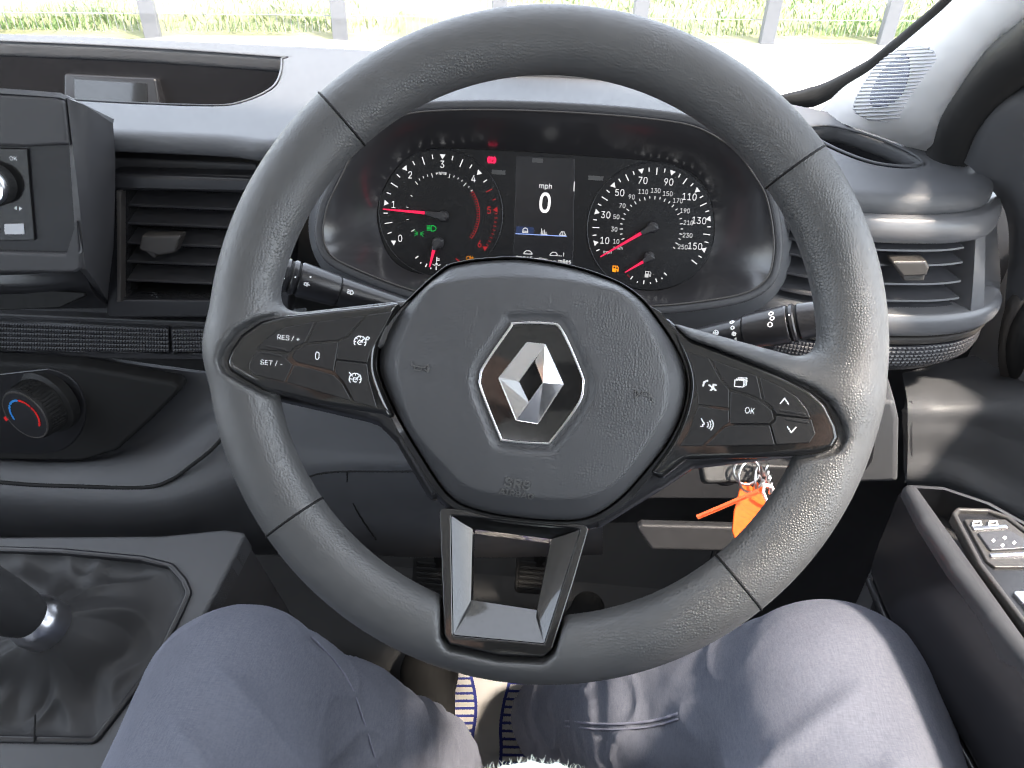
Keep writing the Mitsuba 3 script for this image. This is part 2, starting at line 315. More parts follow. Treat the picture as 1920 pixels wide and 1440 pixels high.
# badge
emb = part(sw, 'emblem', slab(WH, hexa.buffer(-.0008), .0016, -.004, .0004), 'gloss_black', 35, 'black gloss badge plate with a chrome diamond')
part(emb, 'frame', slab(WH, hexa.difference(hexa.buffer(-.00140)), .0030, -.004, .0005, .0006, 3), 'chrome')
dm = {k: WH.px([p], .004)[0] for k, p in dict(OL=(935, 709), T1=(988, 642), T2=(1022, 646), OR=(1056, 720), B2=(1008, 795), B1=(968, 788), HT=(1003, 677), HR=(1018, 718), HB=(993, 757), HL=(973, 715)).items()}
hh = dict(OL=.0022, T1=.0022, T2=.0062, OR=.0022, B2=.0022, B1=.0062, HT=.0058, HR=.0062, HB=.0058, HL=.0062)
mid = lambda a, b, t: a + (b - a) * t
faces = [('OL', 'T1', 'T2', 'HL'), ('T2', 'OR', 'HR', 'HT'), ('HR', 'OR', 'B2', 'B1'), ('OL', 'HL', 'HB', 'B1')]
V, Fc = [], []
for q in faces:
    V += [WH.w(dm[k], hh[k])[0] for k in q]; n = len(V) - 4; Fc += [(n, n + 2, n + 1), (n, n + 3, n + 2)]
for loop in (['OL', 'T1', 'T2', 'OR', 'B2', 'B1'], ['HT', 'HR', 'HB', 'HL']):
    for a, b in zip(loop, loop[1:] + loop[:1]):
        V += [WH.w(dm[a], hh[a])[0], WH.w(dm[b], hh[b])[0], WH.w(dm[b], .0012)[0], WH.w(dm[a], .0012)[0]]; n = len(V) - 4; Fc += [(n, n + 1, n + 2), (n, n + 2, n + 3)]
part(emb, 'diamond', (np.array(V), np.array(Fc)), 'chrome', False)
edges = [('T1', 'T2'), ('T2', 'HL'), ('T2', 'OR'), ('OR', 'B2'), ('B2', 'B1'), ('B1', 'OL'), ('OL', 'T1'), ('B1', 'HR'), ('OL', 'HL'), ('HR', 'OR')]
part(emb, 'bright_edge', cat(*[tube(np.array([WH.w(dm[a], hh[a])[0], WH.w(dm[b], hh[b])[0]]), .00033, 6) for a, b in edges]), 'chrome', True)
# gloss black surround: hub ring, two thumb panels, lower spoke
below = Polygon(WH.px([(700, 600), (800, 540), (840, 528), (1000, 560), (1180, 548), (1240, 580), (1400, 700), (1400, 1100), (600, 1100), (600, 700)]))
ring = unary_union([air.buffer(.0042).intersection(below), air.buffer(.0014)]).buffer(.001).buffer(-.001).difference(air.buffer(.0005))
part(sw, 'hub_surround', slab(WH, ring, -.0080, -.030, .0004, .0012, 3), 'gloss_black')
pad_on = lambda fr: Polygon(spline(fr.px(air_px), 5, True)).buffer(.0010)
big = lambda g: max(getattr(g, 'geoms', [g]), key=lambda q: q.area)
pL, pR = big(pL.difference(pad_on(LT)).buffer(-.002).buffer(.002)), big(pR.difference(pad_on(RT)).buffer(-.002).buffer(.002))
trimL = part(sw, 'spoke_trim', slab(LT, pL, .0, -.009, .0030, .0042, 5, .0015), 'gloss_black')
trimR = part(sw, 'spoke_trim', slab(RT, pR, .0, -.009, .0030, .0042, 5, .0015), 'gloss_black')
# matt backs of the spokes and of the hub
backp = unary_union([rounded(WH.px(q, -.02), .004) for q in ([(470, 700), (600, 600), (800, 560), (830, 960), (800, 930), (742, 830), (712, 800), (690, 792), (500, 748)], [(1200, 580), (1300, 660), (1540, 760), (1560, 850), (1300, 880), (1240, 920), (1110, 1000), (1100, 900)])] + [air.buffer(.009).intersection(below.buffer(-.006)), air.buffer(-.002)])
part(sw, 'back_cover', slab(WH, backp, -.014, -.050, .006, .008, 4), 'satin_dark')
bl = rounded(BT.px(low_out), .0035, False); bi = rounded(BT.px(low_in, -.019), .001)
# lower spoke: front lip, then facets that slope in to the window
fr_in = [(846, 966), (1088, 992), (1020, 1206), (850, 1190)]
bi_f = rounded(BT.px(fr_in), .0012, False)
lip = slab(BT, big(bl.difference(bi_f).difference(pad_on(BT))), .0, -.020, .0010, .0016, 4)
o4 = BT.w(BT.px(fr_in), -.0016); fac, inner = [], {}
for k, dp in ((0, .009), (1, .0075), (2, .0120), (3, .0075)):      # top, right, bottom and left facet, each with its own slope
    j = (k + 1) % 4; i4 = BT.w(BT.px(low_in, -dp), -dp); inner[k] = i4
    q = np.array([[mid(o4[k], o4[j], t) for t in np.linspace(0, 1, 9)], [mid(i4[k], i4[j], t) for t in np.linspace(0, 1, 9)]])
    m_ = np.array([q[0] * (1 - t) + q[1] * t - BT.n * (.0002 if k == 2 else .0006) * math.sin(math.pi * t) for t in np.linspace(0, 1, 7)]); fac.append(strip(m_))
    fac.append(strip([i4[[k, j]], (i4 - BT.n * (.030 - dp))[[k, j]]]))
tri_ = lambda a, b, c: (np.array([a, b, c]), np.array([[0, 1, 2]]))
fac[1] = cat(fac[1], tri_(o4[2], inner[1][2], inner[2][2]), tri_(o4[3], inner[3][3], inner[2][3]), tri_(o4[0], inner[0][0], inner[3][0]), tri_(o4[1], inner[0][1], inner[1][1]))
lsp = part(sw, 'lower_spoke', lip, 'gloss_black')
for m_ in fac[::2]: part(lsp, 'facet', m_, 'gloss_black', True)
part(lsp, 'window_edge', cat(*fac[1::2]), 'gloss_black')
# thumb buttons
btnL = {'upper speed': [(480, 655), (496, 637), (531, 614), (592, 602), (572, 643), (552, 652), (543, 661)], 'b': [(594, 603), (687, 591), (648, 632), (633, 639), (575, 643)],
        'c': [(689, 590), (738, 583), (715, 626), (695, 661), (689, 681), (629, 674), (635, 640), (651, 633)], 'd': [(547, 667), (555, 655), (575, 646), (636, 640), (626, 697), (604, 691), (557, 680), (549, 674)],
        'e': [(466, 681), (480, 658), (543, 664), (537, 672), (546, 681), (550, 684), (534, 717), (476, 703), (467, 693)], 'f': [(551, 684), (587, 691), (627, 703), (642, 718), (661, 753), (536, 717)],
        'g': [(630, 675), (689, 682), (693, 713), (708, 766), (664, 754), (645, 718), (627, 698)]}
btnR = {'a': [(1285, 658), (1330, 672), (1352, 713), (1368, 731), (1368, 766), (1309, 759), (1306, 728), (1299, 690)], 'b': [(1333, 673), (1420, 705), (1430, 751), (1404, 740), (1369, 729), (1355, 713)],
        'c': [(1423, 706), (1463, 724), (1495, 744), (1514, 767), (1521, 785), (1455, 777), (1448, 764), (1433, 753)], 'd': [(1369, 733), (1404, 743), (1433, 757), (1448, 770), (1452, 786), (1442, 795), (1368, 795)],
        'e': [(1309, 761), (1368, 769), (1368, 792), (1355, 801), (1317, 837), (1273, 837), (1290, 810)], 'f': [(1369, 797), (1444, 797), (1454, 835), (1320, 837), (1357, 802)],
        'g': [(1455, 779), (1522, 786), (1530, 813), (1518, 831), (1455, 834), (1445, 796), (1453, 789)]}
K = .000297
def deco(fr, lines, c, hgt=.00135, w=.0006):
    o = fr.px([c], hgt)[0]; return strokes(fr, [l if hasattr(l, 'geom_type') else [o + np.array(q) * K for q in l] for l in lines], w, hgt, .0001)
def circ(cx, cy, r, a0=0, a1=360): return arc((cx, cy), r, a0, a1, 20).tolist()
def gauge(s): return [circ(0, 0, 11, -35, 215), circ(0, -1, 4, 0, 300), [(0, -1), (9, 8)], *[[(7.5 * math.cos(a), 7.5 * math.sin(a)), (11 * math.cos(a), 11 * math.sin(a))] for a in np.radians([0, 45, 90, 135, 180])]]
TL, TR_ = -math.radians(1), -math.radians(4)
tx = lambda fr, s, c, hp, ang, sq=1: text(fr, s, fr.px([c], .00135)[0], hp * K, ang, .00135, .0001, False, sq)
marks = {('L', 'upper speed'): lambda: cat(tx(LT, 'RES / +', (541, 634), 9, TL)), ('L', 'd'): lambda: tx(LT, '0', (595, 667), 15, TL, .8), ('L', 'e'): lambda: tx(LT, 'SET / -', (509, 681), 9, TL),
         ('L', 'c'): lambda: deco(LT, gauge(0) + [circ(14, 8, 2.6), [(10, 4), (12, 6)]], (675, 641)), ('L', 'g'): lambda: deco(LT, gauge(0) + [[(-12, 12), (-8, 8)]], (666, 711)),
         ('R', 'd'): lambda: tx(RT, 'OK', (1406, 770), 11, TR_, .85), ('R', 'a'): lambda: deco(RT, [[(-11, -2), (-10, 5), (-4, 8)], [(0, 0), (12, -9)], [(3, -9), (8, -6), (7, 1), (12, 1)]], (1330, 722), w=.0010),
         ('R', 'b'): lambda: deco(RT, [[(-10, -7), (6, -7), (6, 5), (-10, 5), (-10, -7)], [(-7, 7), (8.5, 7), (8.5, -5)], [(-4, 9.5), (11, 9.5), (11, -3)]], (1388, 718)),
         ('R', 'c'): lambda: deco(RT, [[(-7, -5), (0, 5), (7, -5)]], (1471, 752)), ('R', 'g'): lambda: deco(RT, [[(-7, 5), (0, -5), (7, 5)]], (1484, 806)),
         ('R', 'e'): lambda: deco(RT, [[(-9, 9), (-5, 3), (-3, 0), (-6, -1), (-6, -5), (-10, -5)], circ(-2, -1, 6, -45, 45), circ(-1, -1, 9.5, -45, 45), circ(0, -1, 13, -45, 45)], (1324, 795))}
names = {('L', 'upper speed'): 'button marked RES / +', ('L', 'e'): 'button marked SET / -', ('L', 'd'): 'button marked 0', ('R', 'd'): 'button marked OK', ('R', 'c'): 'button with an up arrow', ('R', 'g'): 'button with a down arrow', ('R', 'a'): 'button with a telephone handset', ('R', 'b'): 'button with stacked pages', ('R', 'e'): 'button with a talking head', ('L', 'c'): 'button with a speed limiter dial, upper', ('L', 'g'): 'button with a cruise dial, lower'}
for side, fr, bs in (('L', LT, btnL), ('R', RT, btnR)):
    for q, p in bs.items():
        g = rounded(fr.px(p, .001).tolist(), .0006, False).buffer(-.00022)
        b = part(sw, 'button', slab(fr, g, .0013, -.001, .0004, .0005, 3), 'button', 35, names.get((side, q)))
        if (side, q) in marks: part(b, 'legend', marks[(side, q)](), 'print', False)
for fr, cs in ((LT, ((517, 652, 32), (509, 664, 32))), (RT, ((1486, 773, 40), (1494, 789, 36)))):
    for cx, cy, w in cs:
        o = fr.px([(cx, cy)], .0013)[0]; part(sw, 'button_ridge', slab(fr, LineString([o - [w * K / 2, -.0006], o + [w * K / 2, -.0006]]).buffer(.0007), .0019, .001, .0004), 'button')
# ------------------------------------------------------------------ cab shell, windscreen, floor
scene['glass'] = {'type': 'thindielectric', 'int_ior': 1.5}
scene['headliner'] = two(prin((.72, .73, .75), .9)); scene['shell_grey'] = two(prin((.16, .16, .165), .7)); scene['body_white'] = two(prin((.75, .76, .77), .3))
scene['floor_rubber'] = two(bump(fine(400), prin(.016, .65), .0003, .001))
struct('cab_floor', cat(slab(Frame((0, 0, .49), (0, 0, 1)), Polygon([(-1.3, -.75), (.52, -.75), (.52, .86), (-1.3, .86)]), .02, -.02, .004),
                        loft([[(-1.3, .84, .50), (.52, .84, .50)], [(-1.3, .99, .62), (.52, .99, .62)], [(-1.3, 1.05, .85), (.52, 1.05, .85)], [(-1.3, 1.03, 1.2), (.45, 1.03, 1.2)]], 4, 1, .02)), 'floor_rubber', 30)
cs = thing('cab_shell', 'white van cab roof and rear bulkhead around the driver', 'van cab')
FZ = Frame((0, 0, 0), (0, 0, 1))
part(cs, 'roof', loft([[(-1.35, -.8, 1.93), (-.4, -.8, 2.0), (.46, -.8, 1.93)], [(-1.35, -.2, 1.95), (-.4, -.2, 2.02), (.46, -.2, 1.95)], [(-1.32, .40, 1.91), (-.4, .47, 1.96), (.43, .40, 1.91)], [(-1.30, .49, 1.85), (-.4, .56, 1.90), (.42, .49, 1.85)]], 4, 6, .03), 'headliner', 30)
part(cs, 'rear_bulkhead', slab(Frame((0, -.78, 0), (0, 1, 0), (-1, 0, 0)), Polygon([(-.47, .5), (1.35, .5), (1.35, 1.95), (-.47, 1.95)]), .01, -.02, .004), 'headliner')
part(cs, 'passenger_door', slab(Frame((-1.33, 0, 0), (1, 0, 0), (0, 1, 0)), Polygon([(-.8, .45), (1.0, .45), (1.0, 1.2), (.75, 1.2), (-.6, 1.2), (-.6, 1.95), (-.8, 1.95)]), .02, -.04, .004), 'shell_grey')
part(cs, 'driver_side_wall', slab(Frame((.45, 0, 0), (-1, 0, 0), (0, -1, 0)), Polygon([(-1.08, .45), (.8, .45), (.8, 1.95), (.28, 1.95), (.16, 1.22), (-.62, 1.20), (-1.08, 1.26)]), .01, -.03, .004), 'shell_grey')
part(cs, 'hinge_panel', slab(Frame((.40, .74, 0), (-.15, -1, 0)), Polygon([(-.16, .45), (.10, .45), (.10, 1.27), (.03, 1.285), (-.16, 1.265)]), .0, -.02, .004), 'dash_dark')
seal3 = [A(1440, 190, .87), A(1480, 189, .865), A(1540, 176, .86), A(1620, 130, .845), A(1672, 90, .83), A(1720, 50, .82), A(1775, 2, .80), A(1860, -90, .75), A(2010, -270, .63), A(2180, -520, .47)]
wtop = seal3[-1]
ws = thing('windscreen', 'clear windscreen with a black rubber seal curving up the right pillar', 'windscreen')
xl = -1.30
bottom = [(xl, .80, 1.30), (-.95, .93, 1.29), (-.5, 1.0, 1.285), (-.1, 1.0, 1.285), (.1, .96, 1.287), tuple(seal3[0] + [0, .01, -.005])]
topw = [(xl, wtop[1] - .02, wtop[2]), (-.95, wtop[1] + .03, wtop[2] + .01), (-.5, wtop[1] + .06, wtop[2] + .02), (-.1, wtop[1] + .05, wtop[2] + .02), (.15, wtop[1] + .03, wtop[2] + .01), tuple(wtop + [0, .01, 0])]
mids = seal3[3] + [0, .012, 0], seal3[6] + [0, .012, 0], seal3[7] + [0, .012, 0]
gb, gt = np.array(bottom), np.array(topw); rowsW = [gb]
for sm in mids:
    t = (sm[2] - gb[-1, 2]) / (gt[-1, 2] - gb[-1, 2]); rw = gb * (1 - t) + gt * t; dx = sm - rw[-1]; rw = rw + dx * np.linspace(0, 1, 6)[:, None] ** 3; rowsW.append(rw)
g_ = np.stack([spline(r, 6) for r in rowsW + [gt]]); g_ = np.stack([spline(g_[:, k], 5) for k in range(g_.shape[1])], 1)
part(ws, 'pane', strip(g_), 'glass', True)
part(ws, 'seal', tube(spline(seal3, 8), np.interp(np.arange(len(spline(seal3, 8))), [0, 14, 26, 80], [.0035, .0075, .0038, .0034]), 8, flat=1.4), 'rubber', True)

# ------------------------------------------------------------------ dashboard
ZT = 1.30
knurl_s = 2 * math.pi / .0042
def knurl(p, n, uv): return (1 + dr.sin(p.x * knurl_s)) * (1 + dr.sin((p.z + .25 * p.y) * knurl_s)) * .25
scene['knurled'] = two(bump(knurl, prin((.030, .030, .033), .42, specular=.5), .0011, .0003))
db = thing('dashboard', 'dark grey moulded van dashboard with a top tray, cup recess and knurled trim strips', 'dashboard')
top_poly = [(-1.30, .66), (-.80, .652), (-.45, .652), (-.392, .652), (-.30, .655), (-.262, .650), (-.236, .664), (-.215, .70), (-.20, .74), (.155, .74), (.185, .665), (.215, .622), (.249, .616), (.293, .620), (.33, .632), (.352, .652), (.362, .68), (.357, .70), (.345, .735), (.334, .765), (.30, .80), (.215, .85), (.12, .90), (0, .94), (-.2, .96), (-.36, .962), (-.7, .95), (-.95, .90), (-1.30, .76)]
tp = Polygon(spline(top_poly, 4, True)).buffer(0)
tray = Polygon(spline([AZ(*p, ZT)[:2] for p in [(-1000, 60), (-300, 62), (0, 73), (250, 84), (515, 102), (527, 106), (523, 138), (505, 163), (450, 187), (390, 193), (200, 186), (0, 173), (-300, 158), (-1000, 130)]], 3, True)).buffer(0)
cup = Polygon(spline([AZ(*p, ZT)[:2] for p in [(1512, 236), (1560, 232), (1620, 246), (1680, 268), (1722, 290), (1730, 303), (1700, 307), (1640, 300), (1580, 279), (1535, 256)]], 5, True)).buffer(0)
st, stray, scup = poly_sdf(tp), poly_sdf(tray), poly_sdf(cup)
def pad_f(x, y, z):
    if np.ndim(x) == 3: q = [g(x[:, :, 0], y[:, :, 0])[..., None] for g in (st, stray, scup)]
    else: q = [g(x, y) for g in (st, stray, scup)]
    r = .010; a = np.maximum(q[0], -.06) + r; zc = z - (ZT - r - .002); lo = np.maximum(ZT - .020 - z, -.05)
    wob = .0
    d = np.sqrt(np.maximum(a, 0) ** 2 + np.maximum(zc, 0) ** 2) + np.minimum(np.maximum(a, zc), 0) - r
    d = smax(d, lo, .006); d = smax(d, -q[1], .005); return smax(d, -q[2], .008)
v, f = surfnet(pad_f, (-1.32, .60, 1.272), (.38, .98, 1.306), .003)
part(db, 'top_pad', (v, f), 'dash', True)
def pit(poly, depth, name, m, taper=.004):
    p = resample(np.array(poly.buffer(.002).exterior.coords)[:-1], .006); c = p.mean(0); rows = [np.c_[c + (p - c) * (1 - taper * k * 8), np.full(len(p), ZT - .006 - depth * k)] for k in np.linspace(0, 1, 5)]
    v2, f2 = trimesh.creation.triangulate_polygon(Polygon(rows[-1][:, :2]), engine='earcut'); return part(db, name, cat(strip(rows, closed=True), (np.c_[v2, np.full(len(v2), rows[-1][0, 2])], f2)), m, 40)
pit(tray, .075, 'tray', 'satin_dark'); pit(cup, .085, 'cup_recess', 'satin_dark', .01)
for poly, nm, w in ((tray, 'tray_rim', .0010), (cup, 'cup_rim', .0013)):
    p = resample(np.array(poly.exterior.coords)[:-1], .005); part(db, nm, tube(np.c_[p, np.full(len(p), ZT - .0022)], w, 8, True), 'dash', True)
# brow over the instruments: a rounded hood that rises from the top pad
def brow_f(x, y, z):
    e = np.sqrt(((x + .025) / .185) ** 2 + ((z - 1.26) / .100) ** 2) - 1; d = np.maximum(e * .10, np.maximum(.722 - y, y - .985 + (z - 1.28) * 1.0)); return smax(d, 1.285 - z, .01)
v, f = surfnet(brow_f, (-.25, .70, 1.27), (.19, 1.0, 1.385), .004)
part(db, 'instrument_brow', (v, f), 'dash', True)
# the wall that carries the vents, its lower lip and the knurled strip
fw = Frame(A(300, 450, .672), (0, -math.cos(math.radians(8)), math.sin(math.radians(8))))
wallp = Polygon(fw.px([(-700, 285), (215, 296), (480, 306), (500, 420), (470, 610), (213, 596), (-700, 590)])).buffer(0)
ventp = rounded(fw.px([(238, 352), (520, 352), (500, 558), (236, 556)]), .003)
part(db, 'vent_wall', slab(fw, wallp.difference(ventp), 0, -.03, .003), 'dash_dark')
sfr = Frame(A(200, 630, .648), (0, -math.cos(math.radians(4)), -math.sin(math.radians(4))))
part(db, 'knurled_strip', slab(sfr, rounded(sfr.px([(-700, 566), (0, 600), (315, 614), (318, 664), (0, 658), (-700, 620)]), .0015), .002, -.03, .002, seg=3), 'knurled')
part(db, 'knurled_strip', slab(sfr, rounded(sfr.px([(321, 615), (440, 618), (560, 610), (560, 660), (440, 668), (324, 664)]), .0015), .002, -.03, .002, seg=3), 'knurled')
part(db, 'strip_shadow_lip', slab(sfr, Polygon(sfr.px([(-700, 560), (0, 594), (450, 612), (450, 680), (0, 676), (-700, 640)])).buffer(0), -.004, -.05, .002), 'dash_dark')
def studs(fn, nu, nv, hgt):      # rows of small moulded pyramids; fn(u, v, h) -> point, u and v in units of one stud
    V, Fc = [], []
    for i in range(nu):
        for j in range(nv):
            n = len(V); V += [fn(i + a, j + b, 0) for a, b in ((.04, .04), (.96, .04), (.96, .96), (.04, .96))] + [fn(i + a, j + b, hgt) for a, b in ((.3, .3), (.7, .3), (.7, .7), (.3, .7))]
            Fc += [(n + k, n + (k + 1) % 4, n + 4 + (k + 1) % 4) for k in range(4)] + [(n + k, n + 4 + (k + 1) % 4, n + 4 + k) for k in range(4)] + [(n + 4, n + 5, n + 6), (n + 4, n + 6, n + 7)]
    return np.array(V), np.array(Fc)
c0, c1 = sfr.px([(-60, 602), (-60, 656)], .002); e0, e1 = sfr.px([(316, 617), (317, 661)], .002); nu = int(np.linalg.norm(e0 - c0) / .0030)
part('dashboard__knurled_strip', 'studs', studs(lambda u, v, h: sfr.w([(c0 * (1 - u / nu) + e0 * u / nu) * (1 - v / 6) + (c1 * (1 - u / nu) + e1 * u / nu) * v / 6], .0021 + h)[0], nu, 6, .0009), 'dash_dark', False, kind='stuff')
c2, c3 = sfr.px([(323, 618), (325, 661)], .002); e2, e3 = sfr.px([(560, 614), (560, 656)], .002); nu2 = int(np.linalg.norm(e2 - c2) / .0030)
part('dashboard__knurled_strip_001', 'studs', studs(lambda u, v, h: sfr.w([(c2 * (1 - u / nu2) + e2 * u / nu2) * (1 - v / 6) + (c3 * (1 - u / nu2) + e3 * u / nu2) * v / 6], .0021 + h)[0], nu2, 6, .0009), 'dash_dark', False, kind='stuff')
# lower body
cols = [-260, 0, 160, 300, 400, 470, 560, 660, 780, 960, 1130]
def rowl(ys, Ys): return [A(c, y, Y) for c, y, Y in zip(cols, ys, Ys)]
rows = [rowl([640, 668, 672, 690, 700, 690, 690, 700, 720, 740, 760], [.668] * 5 + [.66, .65, .64, .63, .62, .61]),
        rowl([800, 835, 845, 800, 760, 750, 745, 750, 770, 800, 820], [.652, .652, .652, .655, .655, .65, .64, .63, .615, .605, .6]),
        rowl([825, 862, 868, 850, 800, 785, 790, 800, 810, 830, 850], [.615, .615, .615, .62, .635, .64, .63, .62, .608, .6, .595]),
        rowl([868, 904, 912, 912, 868, 838, 838, 845, 850, 860, 875], [.590, .590, .590, .592, .610, .625, .62, .61, .60, .592, .588]),
        rowl([900, 945, 952, 952, 925, 900, 890, 884, 884, 890, 900], [.578, .578, .578, .58, .592, .605, .608, .602, .594, .588, .585]),
        rowl([930, 985, 995, 996, 985, 965, 960, 955, 950, 950, 950], [.582, .582, .582, .585, .598, .612, .615, .608, .600, .595, .592]),
        rowl([950, 1010, 1022, 1025, 1022, 1015, 1018, 1020, 1020, 1020, 1015], [.60, .60, .60, .605, .62, .632, .635, .63, .622, .62, .62]),
        rowl([970, 1026, 1036, 1040, 1040, 1040, 1040, 1040, 1045, 1045, 1040], [.70, .70, .70, .71, .73, .74, .75, .75, .74, .74, .74])]
part(db, 'lower_panel', loft(rows, 5, 4, .006), 'dash', True)
def on_surface(path, Yf): return np.array([A(x, y, Yf(x, y)) for x, y in path])
gro = spline([(-260, 868), (0, 904), (150, 912), (270, 914), (320, 900), (360, 872), (398, 842), (430, 805)], 6)
Yg = lambda x, y: np.interp(x, cols, [.590, .590, .590, .592, .610, .625, .62, .61, .60, .592, .588]) + np.clip((870 - y) / 70, 0, 1) * .012 - .0005
part(db, 'panel_groove', tube(on_surface(gro, Yg), .0022, 8), 'matt_black', True)
k2 = lambda x, y: np.interp(x, cols, [.578, .578, .578, .58, .592, .605, .608, .602, .594, .588, .585]) + np.clip((y - 885) / 70, 0, 2) * .0065 - .0004
part(db, 'panel_groove', tube(on_surface(spline([(560, 900), (600, 888), (650, 884), (720, 884), (800, 884)], 5), k2), .0010, 6), 'matt_black', True)
part(db, 'panel_groove', tube(on_surface(spline([(651, 886), (653, 915), (668, 955), (690, 990), (705, 1012)], 5), k2), .0010, 6), 'matt_black', True)
# right of the column: panel, black pocket, shelf lip, lit end panel with its slot button
kr = Frame(A(1330, 910, .575), (0, -1, .12))
part(db, 'knee_panel', slab(kr, rounded(kr.px([(1080, 862), (1300, 868), (1500, 876), (1560, 880), (1560, 940), (1480, 938), (1230, 936), (1100, 945)]), .003), .0, -.03, .003), 'dash_mid')
part(db, 'pocket', slab(kr, Polygon(kr.px([(1100, 930), (1560, 930), (1600, 1040), (1100, 1040)])), -.05, -.07, .002), 'matt_black')
ks = Frame(A(1300, 1008, .565), (0, -1, .45))
part(db, 'shelf_lip', slab(ks, rounded(ks.px([(1194, 990), (1204, 983), (1470, 990), (1500, 1038), (1222, 1031)]), .003), .0, -.012, .003), 'dash_mid')
ke = Frame(A(1660, 830, .560), (-.22, -1, .18))
part(db, 'end_panel', slab(ke, rounded(ke.px([(1560, 752), (1600, 748), (1678, 752), (1686, 790), (1684, 905), (1560, 908)]), .004), .0, -.05, .005, seg=4), 'dash')
sb = part(db, 'slot_button', slab(ke, rounded(ke.px([(1622, 828), (1634, 820), (1641, 826), (1636, 862), (1624, 880), (1614, 882)]), .002), .0016, -.002, .0012), 'satin_dark')
part(db, 'column_shroud', loft([[A(790, 600, .56), A(860, 560, .53), A(1000, 560, .52), A(1180, 590, .53), A(1260, 640, .56)], [A(800, 740, .56), A(870, 790, .49), A(1000, 820, .47), A(1170, 810, .49), A(1250, 760, .56)], [A(820, 850, .58), A(880, 880, .55), A(1000, 900, .54), A(1160, 890, .55), A(1240, 860, .58)]], 6, 6, .006), 'dash_dark', True)

# ------------------------------------------------------------------ air vents
def vent(fr, frame_px, hole_px, slat_y, xr, tab, label, bez, extra=None, dz=.045, slope=0.0):
    t = thing('air_vent', label, 'air vent', None)
    hole = rounded(fr.px(hole_px), .002)
    part(t, 'frame', slab(fr, rounded(fr.px(frame_px), .004).difference(hole), .006, -.012, .0022, seg=4), bez)
    e = np.array(hole.exterior.coords)[:-1]
    part(t, 'duct', cat(strip([fr.w(e, .002), fr.w(e, -dz)], closed=True), slab(fr, hole, -dz, -dz - .003, .0005)), 'matt_black', 30)
    for y in slat_y:
        q = fr.px([(xr[0], y), (xr[1], y + slope)], -.004); a, b = q[0], q[1]; d = unit(b - a); up = np.array([-d[1], d[0]])
        prof = []
        for s in (a, b):
            P = fr.w([s], 0)[0]; u3 = fr.ex * up[0] + fr.ey * up[1]
            sec = [(-.004, .0), (-.0045, -.0011), (-.006, -.0022), (-.020, .0045), (-.024, .0078), (-.024, .0092), (-.007, .0014), (-.005, .0009)]
            prof.append([P + fr.n * h + u3 * o for h, o in sec])
        v, f = strip(np.array(prof), closed=True); part(t, 'slat', (v, np.vstack([f, [[0, k + 1, k] for k in range(1, 7)], [[8, 8 + k, 9 + k] for k in range(1, 7)]])), 'slat_dark', 25)
    part(t, 'tab', cat(slab(fr, rounded(fr.px(tab, .006), .0015), .009, -.004, .0022, seg=4), slab(fr, rounded(fr.px([(tab[-1][0] + 6, tab[-1][1] - 4), (tab[-2][0] - 8, tab[-2][1] - 4), (tab[-2][0] - 10, tab[-2][1] + 7), (tab[-1][0] + 10, tab[-1][1] + 6)], .006), .0008), .006, -.004, .001)), 'tab_grey')
    return t
scene['slat_dark'] = two(prin((.040, .040, .043), .36, specular=.5)); scene['rim_silver'] = two(prin((.11, .11, .115), .34, specular=.6)); scene['vent_grey'] = two(prin((.055, .055, .060), .36, specular=.5)); scene['tab_grey'] = two(bump(fine(900), prin((.050, .046, .043), .4, specular=.5), .00005, .0003))
fv = Frame(A(300, 450, .655), (0, -math.cos(math.radians(8)), math.sin(math.radians(8))))
tv = vent(fv, [(213, 318), (560, 328), (545, 590), (205, 592), (205, 580)], [(236, 354), (540, 358), (520, 560), (234, 556)], (384, 418, 455, 490, 525), (238, 530), [(268, 440), (342, 440), (330, 472), (300, 478), (262, 466)], 'air vent with dark slats left of the steering wheel beside the radio', 'satin_dark', slope=12)
part(tv, 'top_lip', slab(fv, rounded(fv.px([(213, 318), (560, 332), (560, 362), (213, 348)]), .002), .011, -.01, .005, seg=4), 'satin_dark')
part(tv, 'edge_strip', slab(fv, rounded(fv.px([(228, 352), (236, 352), (236, 560), (228, 560)]), .0006), .0095, .0, .001), 'tab_grey')

# right end pod: profile swept round the corner of the dash
path = spline([(.16, .640), (.20, .619), (.249, .611), (.30, .615), (.33, .624), (.352, .640), (.366, .664), (.371, .70), (.371, .78)], 6)
tg = np.gradient(path, axis=0); tg /= np.linalg.norm(tg, axis=1, keepdims=True); nm_ = np.stack([tg[:, 1], -tg[:, 0]], 1)
zy = lambda py: A(1700, py, .613)[2]
def flare(p, y):                     # the pod widens towards the door lower down
    q = np.array(p, float); q[:, 0] += .036 * np.clip((y - 440) / 160, 0, 1) * np.clip((q[:, 0] - .27) / .10, 0, 1); return q
def sweep(prof, i0=0, i1=None):      # prof: (photo row, outward offset)
    p, n = path[i0:i1], nm_[i0:i1]; rows = [np.c_[flare(p + n * o, y), np.full(len(p), zy(y))] for y, o in prof]; return strip(rows + [rows[0]])
pod = thing('air_vent', 'silver rimmed air vent at the right end of the dashboard by the door', 'air vent')
def halfround(y0, y1, o0, o1, n=7): return [(y0, o0 - .014)] + [((y0 + y1) / 2 - (y1 - y0) / 2 * math.cos(a), o0 + (o1 - o0) * math.sin(a)) for a in np.linspace(0, math.pi, n)] + [(y1, o0 - .014)]
iv = int(np.argmin(np.abs(path[:, 0] - .340))); ie = len(path)
part(pod, 'upper_rim', sweep(halfround(408, 458, -.002, .0045)), 'rim_silver', 40)
part(pod, 'lower_rim', sweep(halfround(590, 634, -.002, .0040)), 'rim_silver', 40)
part(pod, 'bright_strip', sweep(halfround(637, 652, -.003, -.0005, 5)), 'tab_grey', 40)
